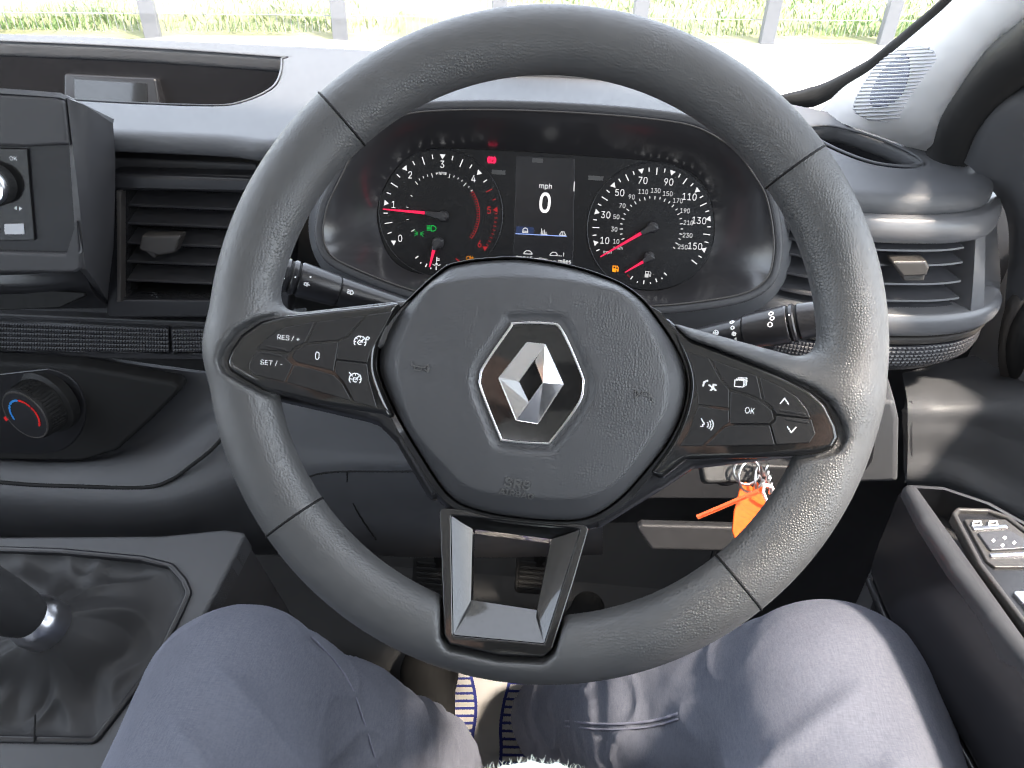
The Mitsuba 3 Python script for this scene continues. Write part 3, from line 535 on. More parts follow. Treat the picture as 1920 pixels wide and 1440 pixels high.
part(pod, 'knurled_band', sweep([(655, -.012), (655, -.003), (672, -.002), (690, -.004), (703, -.008), (703, -.02)]), 'knurled', 40)
pa = resample(path, .0006, False); pt_ = np.gradient(pa, axis=0); pt_ /= np.linalg.norm(pt_, axis=1, keepdims=True); pnn = np.stack([pt_[:, 1], -pt_[:, 0]], 1); i0_ = int(np.argmin(np.abs(pa[:, 0] - .20)))
def pod_pt(u, v, h):
    k = int(min(i0_ + u * 5.5, len(pa) - 1)); y = 657 + v * 7.2; return np.r_[flare((pa[k] + pnn[k] * (np.interp(y, [655, 672, 690, 703], [-.003, -.002, -.004, -.008]) + .0001 + h))[None], y)[0], zy(y)]
part(pod + '__knurled_band', 'studs', studs(pod_pt, 68, 6, .0010), 'vent_grey', False, kind='stuff')
part(pod, 'bowl', sweep([(704, -.009), (715, -.014), (727, -.024), (738, -.038), (745, -.056), (747, -.09), (700, -.09)]), 'dash', 40)
part(pod, 'duct', sweep([(440, -.05), (610, -.05), (612, -.055), (438, -.055)]), 'matt_black')
part(pod, 'shadow_gap', sweep([(388, -.012), (412, -.012), (412, -.04), (388, -.04)]), 'matt_black')
for y in (474, 502, 538, 570, 592):
    rows_ = []
    for dy, o in ((0, -.006), (3, -.0055), (6, -.007), (-9, -.030), (-14, -.036), (-12, -.036)):
        rows_.append(np.c_[flare(path[:iv] + nm_[:iv] * o, y), np.full(iv, zy(y + dy))])
    part(pod, 'slat', strip(rows_ + [rows_[0]]), 'vent_grey', 25)
def bar(s0, s1, o0, o1, y0, y1):
    k = np.arange(s0, s1 + 1); return strip(np.array([np.r_[np.c_[flare(path[k] + nm_[k] * o1, y), np.full(len(k), zy(y))], np.c_[flare(path[k[::-1]] + nm_[k[::-1]] * o0, y), np.full(len(k), zy(y))]] for y in np.linspace(y0, y1, 6)]), closed=True)
part(pod, 'divider', bar(iv, iv + 3, -.03, .0005, 450, 600), 'rim_silver', 30)
part(pod, 'end_post', bar(iv + 12, iv + 16, -.03, .003, 440, 612), 'rim_silver', 30)
for k in range(3):
    a = np.array([*flare((path[iv + 4] + nm_[iv + 4] * -.010)[None], 466 + 36 * k)[0], zy(466 + 36 * k)]); b = np.array([*flare((path[iv + 12] + nm_[iv + 12] * -.010)[None], 520 + 44 * k)[0], zy(520 + 44 * k)]); part(pod, 'side_slat', tube(np.array([a, b]), .0011, 6), 'rim_silver', True)
fp = Frame(A(1700, 505, .610), (0, -1, .1))
part(pod, 'tab', cat(slab(fp, rounded(fp.px([(1668, 488), (1736, 488), (1742, 500), (1736, 516), (1690, 518)], .004), .0015), .006, -.008, .0022, seg=4), slab(fp, rounded(fp.px([(1690, 512), (1734, 512), (1732, 526), (1694, 526)], .002), .0008), .003, -.006, .001)), 'tab_grey')
# ------------------------------------------------------------------ instrument cluster
CA = math.radians(24); CF = Frame(A(1020, 400, .648), (0, -math.cos(CA), math.sin(CA)))
ic = thing('instrument_cluster', 'lit instrument cluster with two round dials behind the steering wheel rim', 'instrument cluster')
scene['mask'] = two(bump(fine(1800), prin((.030, .029, .031), .22, specular=.7), .00001, .0003)); scene['dial_black'] = two(prin((.009, .009, .010), .35, specular=.4))
def lit(parent, name, mesh, col, power=1.0, **k):
    c, pw = {'white': ((1, 1, 1), 1.0), 'red': ((1, .02, .03), .55), 'needle': ((1, .012, .09), 1.15), 'green': ((.0, .60, .08), .75), 'amber': ((1, .30, .0), 1.1), 'blue': ((.08, .16, .50), .5), 'line': ((.35, .50, 1), .95)}[col]
    return part(parent, name, mesh, 'dial_black', False, emitter=glow(name, c, pw * power), **k)
HB = .052                                       # the bezel stands this far in front of the dials
bez_px = [(606, 433), (609, 410), (616, 382), (636, 340), (664, 286), (700, 245), (745, 220), (800, 209), (900, 206), (1000, 208), (1100, 213), (1200, 221), (1290, 234), (1345, 258), (1385, 290), (1418, 335), (1437, 371), (1449, 433), (1449, 484), (1436, 523), (1396, 549), (1320, 564), (1230, 573), (1100, 578), (980, 578), (860, 566), (754, 538), (672, 506), (628, 484), (611, 461)]
face_px = [(708, 415), (709, 385), (717, 358), (735, 325), (762, 297), (796, 281), (830, 277), (926, 281), (1020, 286), (1100, 292), (1213, 300), (1264, 309), (1300, 326), (1324, 352), (1337, 390), (1340, 430), (1336, 460), (1325, 488), (1300, 517), (1270, 535), (1230, 545), (1190, 542), (1150, 528), (1060, 520), (900, 512), (850, 514), (807, 516), (765, 507), (735, 486), (718, 455)]
bez = spline(CF.px(bez_px, HB), 5, True); face = Polygon(spline(CF.px(face_px), 5, True))
cc = CF.px([(1020, 410)])[0]
def by_angle(p, c, n=160):
    a = np.arctan2(p[:, 1] - c[1], p[:, 0] - c[0]); o = np.argsort(a); a, p = a[o], p[o]; t = np.linspace(-math.pi, math.pi, n, endpoint=False); return np.stack([np.interp(t, a, p[:, k], period=2 * math.pi) for k in (0, 1)], 1)
o_, i_ = by_angle(resample(bez, .001), cc), by_angle(resample(np.array(face.exterior.coords)[:-1], .001), cc)
rows = [CF.w(o_ * (1 - t) + i_ * t, HB - .001 - (HB - .002) * (t ** 1.15)) for t in np.linspace(0, 1, 10)]
part(ic, 'mask', strip(np.array(rows), closed=True), 'mask', True)
bp = Polygon(bez)
part(ic, 'bezel', slab(CF, bp.buffer(.0078).difference(bp), HB + .001, HB - .09, .0028, seg=4), 'dash_dark', 40)
part(ic, 'bezel_line', tube(CF.w(resample(bez, .004), HB + .0008), .0008, 6, True), 'tab_grey', True)
rows = [CF.w(by_angle(resample(np.array(bp.buffer(.0078).exterior.coords)[:-1], .002), cc), HB - .003), CF.w(by_angle(resample(np.array(bp.buffer(.030).exterior.coords)[:-1], .002), cc), HB - .055), CF.w(by_angle(resample(np.array(bp.buffer(.050).exterior.coords)[:-1], .002), cc), HB - .13)]
part(ic, 'hood', strip(np.array(rows), closed=True), 'dash', 40)
part(ic, 'face_panel', slab(CF, face, .0, -.006, .0006), 'dial_black')
uc = lambda p: CF.px([p])[0]; UK = float(np.linalg.norm(uc((1120, 400)) - uc((1020, 400)))) / 100
pol = lambda c, r, a: c + r * UK * np.array([math.cos(math.radians(a)), math.sin(math.radians(a))])
def dial(name, label, c, R, hue):
    d = part(ic, name, slab(CF, Point(c).buffer((R + 8) * UK, quad_segs=24).intersection(face.buffer(-.0006)), .0006, .0, .0004), 'dial_black', 35, label)
    part(d, 'dial_rim', tube(CF.w(arc(c, (R + 8.5) * UK, 0, 360, 97)[:-1], .0008), .0005, 6, True), 'satin_dark', True); return d
H1 = .0009
def ticks(c, spec): return strokes(CF, [LineString([pol(c, r0, a), pol(c, r1, a)]).buffer(w * UK / 2, cap_style='flat') for a, r0, r1, w in spec], .001, H1, .0001)
def tris(c, R, angs): return strokes(CF, [Polygon([pol(c, R + 2, a - 2.8), pol(c, R + 2, a + 2.8), pol(c, R - 7, a)]) for a in angs], .001, H1, .0001)
def nums(c, r, items, h): return cat(*[text(CF, s, pol(c, r, a), h * UK, 0, H1, .0001, False, .86) for s, a in items])
# rev counter
tc = uc((826, 401)); ta = lambda v: 213.6 - 41.2 * v
tach = dial('rev_counter', 'left dial, rev counter 0 to 6', tc, 110, 0)
lit(tach, 'numerals', cat(nums(tc, 91, [(str(k), ta(k)) for k in range(5)], 13), text(CF, 'x1000', pol(tc, 75, 90), 4.5 * UK, 0, H1, .0001)), 'white')
lit(tach, 'red_numerals', nums(tc, 93, [('5', ta(5)), ('6', ta(6))], 13), 'red')
lit(tach, 'scale', cat(tris(tc, 107, [ta(k) for k in range(5)]), ticks(tc, [(ta(k / 4), 109, 94 if k % 2 == 0 else 101, 1.8) for k in range(18) if k % 4]), ticks(tc, [(ta(v), 66, 58 if i % 4 == 0 else 62, 1.2) for i, v in enumerate(np.arange(0, 1.9, .5))]), ticks(tc, [(ta(v), 76, 68 if i % 4 == 0 else 72, 1.2) for i, v in enumerate(np.arange(2.0, 4.25, .16))])), 'white')
lit(tach, 'red_scale', cat(tris(tc, 107, [ta(5), ta(6)]), ticks(tc, [(ta(v), 109, 96 if abs(v * 2 % 1) < .01 else 103, 1.8) for v in (4.5, 4.75)] + [(ta(v), 109, 103, 1.2) for v in np.arange(5.1, 6, .1)]), ticks(tc, [(ta(v), 75, 69, 1.1) for v in np.arange(4.3, 6.05, .09)]), strokes(CF, [arc(tc, 75 * UK, ta(6), ta(4.3), 20)], .9 * UK, H1, .0001)), 'red', .8)
def needle(parent, c, tip, root, w, tail=True):
    c, tip, root = uc(c), uc(tip), uc(root); d = unit(tip - root); n = np.array([-d[1], d[0]])
    lit(parent, 'needle', slab(CF, Polygon([root + n * w * UK, tip + n * w * .35 * UK, tip - n * w * .35 * UK, root - n * w * UK]), .0055, .0042, .0002), 'needle')
    part(parent, 'needle_cap', cat(lathe(CF.w([c])[0], CF.n, [(w * 3.6 * UK, .0), (w * 3.6 * UK, .005), (w * 3.0 * UK, .0066), (0, .0070)], 24), slab(CF, Polygon([root + n * w * 1.2 * UK, c + n * w * 3.2 * UK - d * w * 3 * UK, c - n * w * 2.4 * UK, root - n * w * 1.2 * UK]), .0078, .003, .0008)), 'mask', 40)
needle(tach, (832, 405), (720, 392), (799, 399), 3.0); needle(tach, (822, 455), (807, 500), (815, 468), 3.2)
tq = uc((820, 455)); lit(tach, 'temperature_scale', ticks(tq, [(a, 52, 45 if k % 2 == 0 else 49, 2.0) for k, a in enumerate((218, 233, 246, 258, 270, 283, 296))]), 'white')
ico = lambda lines, p, w=1.5: strokes(CF, [l if hasattr(l, 'geom_type') else [uc(p) + np.array(q) * UK for q in l] for l in lines], w * UK, H1, .0001)
lit(tach, 'temperature_symbol', ico([[(0, 8), (0, -3)], circ(0, -5, 1.5), [(-7, -6), (-3, -8)], [(3, -8), (7, -6)], [(1, 5), (5, 5)], [(1, 2), (5, 2)]], (819, 490)), 'white')
lit(tach, 'dipped_beam_lamp', ico([[(0, 5), (4, 5), (8, 3), (9, 0), (8, -3), (4, -5), (0, -5), (0, 5)], *[[(-8, k), (-2, k + .6)] for k in (-4, -1.3, 1.3, 4)]], (809, 428), 1.7), 'green')
lit(tach, 'side_light_lamp', ico([circ(-3, 0, 2.4, 90, 270), circ(3, 0, 2.4, -90, 90), [(-3, 2.4), (-3, -2.4)], [(3, 2.4), (3, -2.4)], *[[(s * 6, k), (s * 8.5, k * 1.6)] for s in (-1, 1) for k in (-3, 0, 3)]], (786, 438), 1.4), 'green', .8)
lit(tach, 'fog_lamp', ico([circ(-2, 0, 3.5), [(2, 4), (2, -4)], [(4, 1), (8, 1)], [(6, 4), (6, -3)]], (880, 484), 1.6), 'amber', .7)
lit(tach, 'red_mark', ico([[(-3, 2), (3, -2)]], (858, 487), 2.2), 'red'); lit(tach, 'red_mark', ico([[(-1.5, 0), (1.5, 0)]], (820, 513), 2), 'red')
lit(ic, 'brake_lamp', cat(ico([circ(0, 0, 5.0), circ(0, 0, 7.6, 130, 230), circ(0, 0, 7.6, -50, 50), [(-1, -2.6), (-1, 2.6), (1.2, 2.2), (1.2, .4), (-1, .2)]], (922, 300), 1.9)), 'needle', 1.6, label='red parking brake warning lamp')
# speedometer
sc_ = uc((1221, 428)); sa2 = lambda v: 213.6 - 1.545 * v; ka = lambda v: 213.6 - .960 * v
spd = dial('speedometer', 'right dial, speedometer in mph with km/h inside', sc_, 111, 0)
lit(spd, 'numerals', nums(sc_, 89, [(str(v), sa2(v)) for v in range(10, 151, 20)], 12.5), 'white')
lit(spd, 'inner_numerals', cat(nums(sc_, 69, [(str(v), ka(v)) for v in range(10, 251, 20)], 8.5), text(CF, 'km/h', uc((1159, 465)), 5.5 * UK, 0, H1, .0001), text(CF, 'mph', uc((1139, 473)), 6 * UK, 0, H1, .0001)), 'white', .8)
lit(spd, 'scale', cat(tris(sc_, 108, [sa2(v) for v in range(10, 151, 20)]), ticks(sc_, [(sa2(v), 110, 97 if v % 20 == 0 else 103, 1.9) for v in range(5, 161, 5) if v % 20 != 10]), ticks(sc_, [(ka(v), 59, 53 if v % 20 else 54.5, 1.4) for v in range(0, 261, 10)])), 'white')
needle(spd, (1223, 425), (1125, 481), (1201, 437), 3.0); needle(spd, (1217, 480), (1171, 510), (1205, 490), 2.6)
fq = uc((1213, 482)); lit(spd, 'fuel_scale', ticks(fq, [(a, 51, 44 if k % 2 == 0 else 48, 2.0) for k, a in enumerate((238, 254, 268, 283, 297, 310, 322))]), 'white'); lit(spd, 'fuel_red_mark', ico([[(-2, 2), (2, -2)]], (1178, 517), 1.8), 'red', .5)
pump = lambda p, w: ico([Polygon([uc(p) + np.array(q) * UK for q in ((-4, -6), (3, -6), (3, 6), (-4, 6))]).difference(Polygon([uc(p) + np.array(q) * UK for q in ((-2.4, 1), (1.4, 1), (1.4, 4.4), (-2.4, 4.4))])), [(3, -1), (5, -1), (5.5, -4), (7, -4), (7, 3), (4.5, 5.5)]], p, w)
lit(spd, 'fuel_symbol', pump((1213, 514), 1.2), 'white', .7); lit(spd, 'low_fuel_lamp', pump((1152, 504), 1.7), 'amber', 1.4)
# centre display
dq = [(968, 292), (1078, 297), (1074, 510), (962, 505)]
dsp = part(ic, 'display', slab(CF, rounded(CF.px(dq), .001), .0005, 0, .0003), 'satin_dark', 35, 'centre display showing 0 mph')
lit(dsp, 'digits', cat(text(CF, '0', uc((1022, 380)), 35 * UK, 0, H1, .0001, True, .8), text(CF, 'mph', uc((1023, 350)), 9 * UK, 0, H1, .0001), text(CF, '28245 miles', uc((997, 485)), 7.5 * UK, 0, H1, .0001), text(CF, '--- miles', uc((1048, 489)), 7.5 * UK, 0, H1, .0001)), 'white', 1.25)
lit(dsp, 'menu_symbols', cat(ico([circ(0, 0, 4.5, 0, 180), [(-4.5, 0), (-5, -4), (5, -4), (4.5, 0)], [(-4, -1.5), (4, -1.5)]], (985, 432)), ico([[(-5, 5), (-5, -5), (6, -5)], [(-2, -4), (-2, 1)], [(1, -4), (1, 3)], [(4, -4), (4, -1)]], (1020, 434)), ico([[(-6, -4), (-2, 3)], [(6, -4), (2, 3)], [(0, -4), (0, 3)], [(-4, -4), (4, -4)]], (1055, 437)), ico([[(-8, -2), (-7, 1), (-3, 4), (3, 4), (7, 1), (8, -2)], [(-8, -2), (8, -2)]], (990, 474)), ico([[(-9, -2), (-8, 1), (-4, 4), (2, 4), (5, 0), (5, -2), (-9, -2)], [(8, -2), (9, -2)], [(12, -2), (13, -2)], [(17, -2), (17, 4)]], (1040, 477))), 'white', .8)
lit(dsp, 'menu_highlight', slab(CF, Polygon(CF.px([(968, 424), (1001, 426), (1001, 440), (967, 438)])), .0007, .0006, .00001), 'blue', .4)
lit(dsp, 'menu_line', strokes(CF, [[uc((967, 438)), uc((1062, 443))]], 1.8 * UK, .0008, .0001), 'line'); lit(dsp, 'cursor', strokes(CF, [[uc((1077, 341)), uc((1076, 358))]], 1.6 * UK, H1, .0001), 'white')
for p, w in (((1008, 301), 20), ((935, 323), 26), ((1117, 334), 28)): part(ic, 'unlit_lamp', slab(CF, rounded([uc(p) + np.array(q) * UK for q in ((-w / 2, -4), (w / 2, -4), (w / 2, 4), (-w / 2, 4))], .0004), .0008, .0006, .00001), 'mark')

# ------------------------------------------------------------------ column stalks
def stalk(name, label, a, b, radii, marks_):
    t = thing(name, label, 'stalk'); ax = unit(b - a); L = np.linalg.norm(b - a); fr = Frame(a, ax)
    n = unit(-FWD - ax * (-FWD @ ax)); s = np.cross(n, ax)
    for nm, t0, t1, r0, r1 in radii:
        e = min(.0012, .25 * L * abs(t1 - t0)); part(t, nm, lathe(a, ax, [(0, L * t0), (r0 * .9, L * t0), (r0, L * t0 + e), (r1, L * t1 - e), (r1 * .93, L * t1), (0, L * t1)], 36), 'satin_dark' if nm != 'gap' else 'black', 40)
    leg = []
    for tt, ang, lines, sz in marks_:
        sg_ = [q for q in radii if q[0] != 'gap' and q[1] <= tt <= q[2]][0]; r = sg_[3] + (sg_[4] - sg_[3]) * (tt - sg_[1]) / (sg_[2] - sg_[1])
        d = n * math.cos(ang) + s * math.sin(ang); sg = -1 if ax @ RGT < 0 else 1
        mf = Frame(a + ax * L * tt + d * (r + .00025), d, ax * sg); leg.append(strokes(mf, [[np.array(q) * sz for q in l] for l in lines], .00075, 0, .00015))
    part(t, 'symbols', cat(*leg), 'print', False); return t
wip = [[(-5, 2), (0, 5), (5, 2), (3, -3), (-3, -3), (-5, 2)], [(0, -5), (3, 3)]]; drop = [circ(0, 0, 4), [(-4, 0), (4, 0)], [(0, -4), (0, 4)]]
zero = [circ(0, 0, 3.2)]; one = [[(-1.5, 2), (0, 3.5), (0, -4)]]; two_ = [[(-2, 2), (0, 4), (2, 2), (-2, -4), (2.4, -4)]]
kk = .00042
stalk('wiper_stalk', 'black wiper stalk with white symbols right of the steering column', A(1235, 655, .47), A(1560, 592, .445), [('arm', 0, .52, .0085, .0105), ('gap', .515, .54, .0095, .0095), ('sleeve', .525, .775, .0118, .0128), ('gap', .77, .80, .0115, .0115), ('ring', .782, .815, .0126, .0126), ('gap', .81, .83, .0113, .0113), ('tip', .825, 1.0, .0122, .0105)],
      [(.38, .35, drop, kk), (.40, -.55, wip, kk * .8), (.475, .9, wip, kk * .7), (.478, .45, zero, kk * .8), (.482, .05, drop, kk * .7), (.487, -.35, one, kk * .9), (.492, -.8, two_, kk * .9), (.70, .75, zero, kk), (.705, .45, zero, kk * .9), (.69, .15, zero, kk * 1.05), (.797, .45, [circ(0, 0, .6)], kk)])
beam = [[(0, 4), (3, 4), (6, 0), (3, -4), (0, -4), (0, 4)], *[[(-6, k), (-2, k)] for k in (-3, 0, 3)]]
stalk('light_stalk', 'black light stalk with white lamp symbols left of the steering column', A(790, 592, .47), A(455, 492, .445), [('arm', 0, .48, .0085, .0100), ('gap', .475, .50, .0090, .0090), ('sleeve', .485, .705, .0108, .0118), ('gap', .70, .73, .0105, .0105), ('ring', .712, .745, .0117, .0117), ('gap', .74, .76, .0105, .0105), ('tip', .755, 1.0, .0116, .0100)],
      [(.43, -.1, beam, kk * .8), (.67, .2, [circ(0, 0, 3), [(4, 4), (4, -4)], [(6, 0), (9, 0)]], kk * .7), (.655, -.25, [circ(0, 0, .6)], kk), (.80, .25, beam, kk * .9), (.80, .62, [circ(-3, 0, 2.4), circ(3, 0, 2.4)], kk * .8), (.73, .0, [circ(0, 0, .5)], kk)])
# ------------------------------------------------------------------ radio, tray display, heater, gear lever
rd = thing('radio_unit', 'dark radio surround with a silver knob at the left edge', 'radio')
RF = Frame(A(60, 340, .600), (.10, -math.cos(math.radians(14)), math.sin(math.radians(14))))
rp = rounded(RF.px([(-420, 150), (0, 176), (105, 182), (120, 190), (153, 505), (140, 512), (0, 512), (-420, 505)]), .003)
hole = rounded(RF.px([(-420, 262), (40, 276), (132, 272), (148, 470), (120, 476), (-420, 460)]), .002)
part(rd, 'housing', slab(RF, rp.difference(hole), 0, -.02, .003, seg=4), 'dash_dark', 40)
sx = lambda px, py, Y: A(px, py, Y)
cx0 = [RF.w(RF.px([p]))[0] + np.array([.0015, .003, 0]) for p in ((119, 186), (128, 260), (142, 380), (154, 506))]; cx1 = [A(212, 232, .650), A(216, 300, .650), A(214, 440, .648), A(206, 572, .648)]
part(rd, 'side_cheek', loft([[a + RF.n * .0005 for a in cx0], [(a * .6 + b * .4) + np.array([.004, -.004, .003]) for a, b in zip(cx0, cx1)], cx1], 5, 5, .006), 'dash_dark', True)
part(rd, 'top_edge', loft([[RF.w(RF.px([p]))[0] for p in ((-420, 150), (0, 175), (113, 183))], [A(-420, 170, .652), A(60, 200, .652), A(212, 232, .652)]], 1, 4, .004), 'dash', True)
part(rd, 'recess', slab(RF, hole.buffer(.002), -.006, -.009, .0005), 'satin_dark')
pn = part(rd, 'control_panel', slab(RF, rounded(RF.px([(-420, 266), (20, 278), (52, 279), (66, 450), (0, 452), (-420, 452)], -.004), .001), -.003, -.008, .0008), 'gloss_black')
part(pn, 'legend', cat(text(RF, 'OK', RF.px([(25, 297)], -.003)[0], 9 * .00036, -.03, -.0029, .0001), slab(RF, unary_union([Polygon(RF.px([(26, 390), (32, 386), (32, 394)], -.003)), Polygon(RF.px([(42, 391), (36, 387), (36, 395)], -.003))]), -.0028, -.0029, .00001)), 'print', False)
us = RF.px([(10, 421), (44, 420), (46, 438), (11, 438)], -.003); part(pn, 'usb_frame', slab(RF, Polygon(us).buffer(.0006).difference(Polygon(us)), -.0022, -.003, .0003), 'brushed'); part(pn, 'usb_tongue', slab(RF, Polygon(us).buffer(-.001), -.0025, -.003, .0002), 'black')
ko = RF.w(RF.px([(-8, 345)], -.003), -.003)[0]
kn = part(rd, 'knob', lathe(ko, RF.n, [(.0175, 0), (.0178, .010), (.0172, .012), (.0165, .0125)], 64), 'rubber', 40)
part(kn, 'silver_ring', lathe(ko, RF.n, [(.0166, .0122), (.0160, .0150), (.0145, .0162), (.0118, .0150), (.0112, .0135)], 64), 'brushed', 40); part(kn, 'cap', lathe(ko, RF.n, [(.0113, .0135), (.0105, .0142), (0, .0146)], 48), 'satin_dark', 40)
# storage ledge under the radio
sl = thing('storage_ledge', 'black open storage slot under the radio with a sloping lip', 'storage slot')
part(sl, 'lip', loft([[A(-420, 505, .60), A(0, 516, .602), A(162, 502, .605)], [A(-420, 530, .596), A(0, 545, .598), A(172, 545, .61)], [A(-420, 565, .615), A(0, 578, .618), A(205, 578, .645)]], 4, 5, .006), 'satin_dark', True)
part(sl, 'slot', slab(Frame(A(0, 560, .5995), (0, -1, .35)), rounded(Frame(A(0, 560, .5995), (0, -1, .35)).px([(-420, 535), (0, 549), (45, 551), (70, 544), (172, 550), (110, 577), (0, 582), (-420, 575)]), .002), .0, -.004, .001), 'black')
td = thing('tray_display', 'small black display screen standing in the dashboard tray', 'display screen')
TF = Frame(A(210, 170, .905), (0, -math.cos(math.radians(20)), math.sin(math.radians(20))))
part(td, 'surround', slab(TF, rounded(TF.px([(119, 137), (292, 146), (304, 230), (118, 230)]), .004), .0, -.02, .003), 'satin_dark'); part(td, 'screen', slab(TF, rounded(TF.px([(140, 148), (276, 156), (279, 230), (140, 230)]), .001), .0008, -.001, .0004), 'gloss_black')
hp = thing('heater_panel', 'black heater control recess with a red and blue temperature dial', 'heater control')
HF = Frame(A(60, 765, .628), (.05, -1, .12))
part(hp, 'panel', slab(HF, rounded(HF.px([(-420, 655), (0, 672), (150, 680), (330, 712), (348, 722), (330, 740), (290, 780), (225, 838), (160, 858), (0, 856), (-420, 840)]), .006), .008, -.012, .005, seg=4), 'matt_black', 40)
part(hp, 'inner_lip', slab(HF, rounded(HF.px([(-420, 690), (0, 700), *[(85 + 78 * math.cos(a), 770 + 80 * math.sin(a)) for a in np.linspace(-1.5, 1.6, 24)], (0, 848), (-420, 838)], .008), .006), .0095, .004, .0015), 'satin_dark', 40)
hk = HF.w(HF.px([(88, 752)], .009), .009)[0]; hax = unit(HF.n + HF.ex * -.28 - HF.ey * .02)
tk = part(hp, 'temperature_knob', lathe(hk, hax, [(.036, -.006), (.036, .004), (.0305, .006), (.0292, .026), (.0282, .0285), (.0270, .029)], 72), 'rubber', 40, 'black temperature knob')
KF = Frame(hk + hax * .029, hax)
part(tk, 'bright_ring', lathe(hk, hax, [(.0284, .0278), (.0276, .0296), (.0262, .0294)], 72), 'tab_grey', 40); part(tk, 'face', lathe(hk, hax, [(.0264, .0291), (0, .0294)], 64), 'satin_dark', 40)
scene['red_print'] = two({'type': 'diffuse', 'reflectance': rgb(.70, .03, .03)}); scene['blue_print'] = two({'type': 'diffuse', 'reflectance': rgb(.05, .25, .60)})
for col, a0, a1 in (('blue_print', 152, 205), ('blue_print', 100, 142), ('red_print', 52, 93), ('red_print', -28, 43)):
    part(tk, 'scale_mark', strokes(KF, [arc((0, 0), .0180, a0, a1, 16)], .0024, .0007, .0002), col, False)
part(tk, 'grip_ridges', cat(*[tube(np.array([hk + hax * .008 + q * .0304, hk + hax * .025 + q * .0292]), .0009, 5) for q in [KF.ex * math.cos(a) + KF.ey * math.sin(a) for a in np.linspace(0, 2 * math.pi, 48, endpoint=False)]]), 'rubber', True, kind='stuff')
part(tk, 'pointer', slab(KF, Polygon([(-.0285, -.0130), (-.0255, -.0105), (-.0300, -.0100)]).buffer(.0008), .0008, -.004, .0003), 'red_print')
# centre console and gear lever
co = thing('centre_console', 'dark grey centre console housing the gear lever', 'centre console')
NZ = Frame(A(180, 1200, .42), (0, -.30, 1)); NH = .0
ctop = rounded(NZ.px([(-500, 985), (0, 1004), (300, 1002), (420, 990), (462, 996), (438, 1045), (392, 1132), (330, 1260), (240, 1480), (-500, 1500)]), .006)
bootp = rounded(NZ.px([(-260, 1010), (0, 1024), (120, 1028), (270, 1042), (325, 1056), (350, 1085), (360, 1110), (345, 1145), (300, 1240), (180, 1395), (0, 1392), (-260, 1385)]), .010)
part(co, 'top_plate', slab(NZ, ctop.difference(bootp.buffer(-.003)), -.002, -.03, .004, seg=4), 'dash', 40)
part(co, 'boot_frame', slab(NZ, bootp.difference(bootp.buffer(-.006)), .0015, -.02, .002, seg=4), 'satin_dark', 40)
e_ = np.array(ctop.exterior.coords)[:-1]; e_ = resample(e_, .01)
part(co, 'side_wall', strip([NZ.w(e_, -.006), NZ.w(e_, -.10), NZ.w(e_, -.40)], closed=True), 'dash_dark', 40)
gl = thing('gear_lever', 'black gear lever with silver collar and creased leather gaiter', 'gear lever')
g0 = NZ.w(NZ.px([(85, 1175)], .020), .020)[0]; gax = unit(A(-70, 1105, .385) - A(62, 1165, .41))
gc = A(66, 1163, .405)
ring_ = by_angle(resample(np.array(bootp.buffer(-.004).exterior.coords)[:-1], .002), NZ.px([(85, 1200)])[0], 200); th_ = np.linspace(-math.pi, math.pi, 200, endpoint=False)
GF = Frame(gc, gax); col_ = np.array([gc + .021 * (math.cos(a) * NZ.ex + math.sin(a) * NZ.ey) for a in th_]); col_ = col_ - np.outer((col_ - gc) @ gax, gax) - gax * .012
base = NZ.w(ring_, -.002); rows = []
for t in np.linspace(0, 1, 26):
    p = base * (1 - t) + col_ * t
    sag = -.030 * np.sin(math.pi * t) ** .8 * (1 - .3 * t)
    fold = .030 * np.sin(math.pi * min(1, t * 1.05)) * (meshkit.fbm(np.stack([np.cos(th_) * 1.5 + 3, np.sin(th_) * 1.5 + 5, th_ * 0 + t * 1.3], -1), 2, 3) - .5) + .012 * np.sin(math.pi * t) * (np.clip(1 - np.abs(2 * meshkit.noise(np.stack([np.cos(th_) * 1.9, np.sin(th_) * 1.9, th_ * 0 + t * 1.1 + 4], -1), 8) - 1) * 3, 0, 1))
    rows.append(p + NZ.n * (sag + fold)[:, None])
scene['gaiter'] = two(bump(leather(500), prin((.030, .030, .031), .58, specular=.4), .00016, .0003))
part(gl, 'gaiter', strip(np.array(rows), closed=True), 'gaiter', True)
part(gl, 'collar', lathe(gc, gax, [(.0235, -.016), (.0240, -.002), (.0225, .004), (.0185, .010)], 48), 'brushed', 40)
part(gl, 'knob', lathe(gc, gax, [(.0185, .008), (.0215, .020), (.0245, .045), (.0265, .070), (.0245, .088), (.015, .097), (0, .099)], 48), 'gaiter', 40)
part(gl, 'stem', tube(np.array([gc - gax * .10, gc]), .008, 12), 'black', True)
part(gl, 'gaiter_seam', tube(NZ.w(NZ.px([(66, 1340), (64, 1392)], .003), .003), .0008, 6), 'black', True)

# ------------------------------------------------------------------ pedals
def pedal(label, px, Y, w, h):
    t = thing('pedal', label, 'pedal'); f_ = Frame(A(*px, Y), (0, -.85, .52)); part(t, 'pad', slab(f_, rounded([(-w, -h), (w, -h), (w, h), (-w, h)], .008), .0, -.012, .003, seg=4), 'rubber')
    for k in range(6): y = -h + .010 + k * (2 * h - .02) / 5; part(t, 'rib', slab(f_, rounded([(-w + .006, y - .002), (w - .006, y - .002), (w - .006, y + .002), (-w + .006, y + .002)], .001), .0022, -.001, .0008), 'rubber')
    part(t, 'arm', tube(spline([f_.o - f_.n * .012, f_.o + np.array([0, .04, .10]), f_.o + np.array([.0, .06, .28])], 6), .010, 10), 'black', True)
pedal('black ribbed clutch pedal left of the lower wheel spoke', (822, 1082), .78, .040, .030); pedal('dim brake pedal seen through the lower wheel spoke', (1010, 1080), .80, .036, .030)

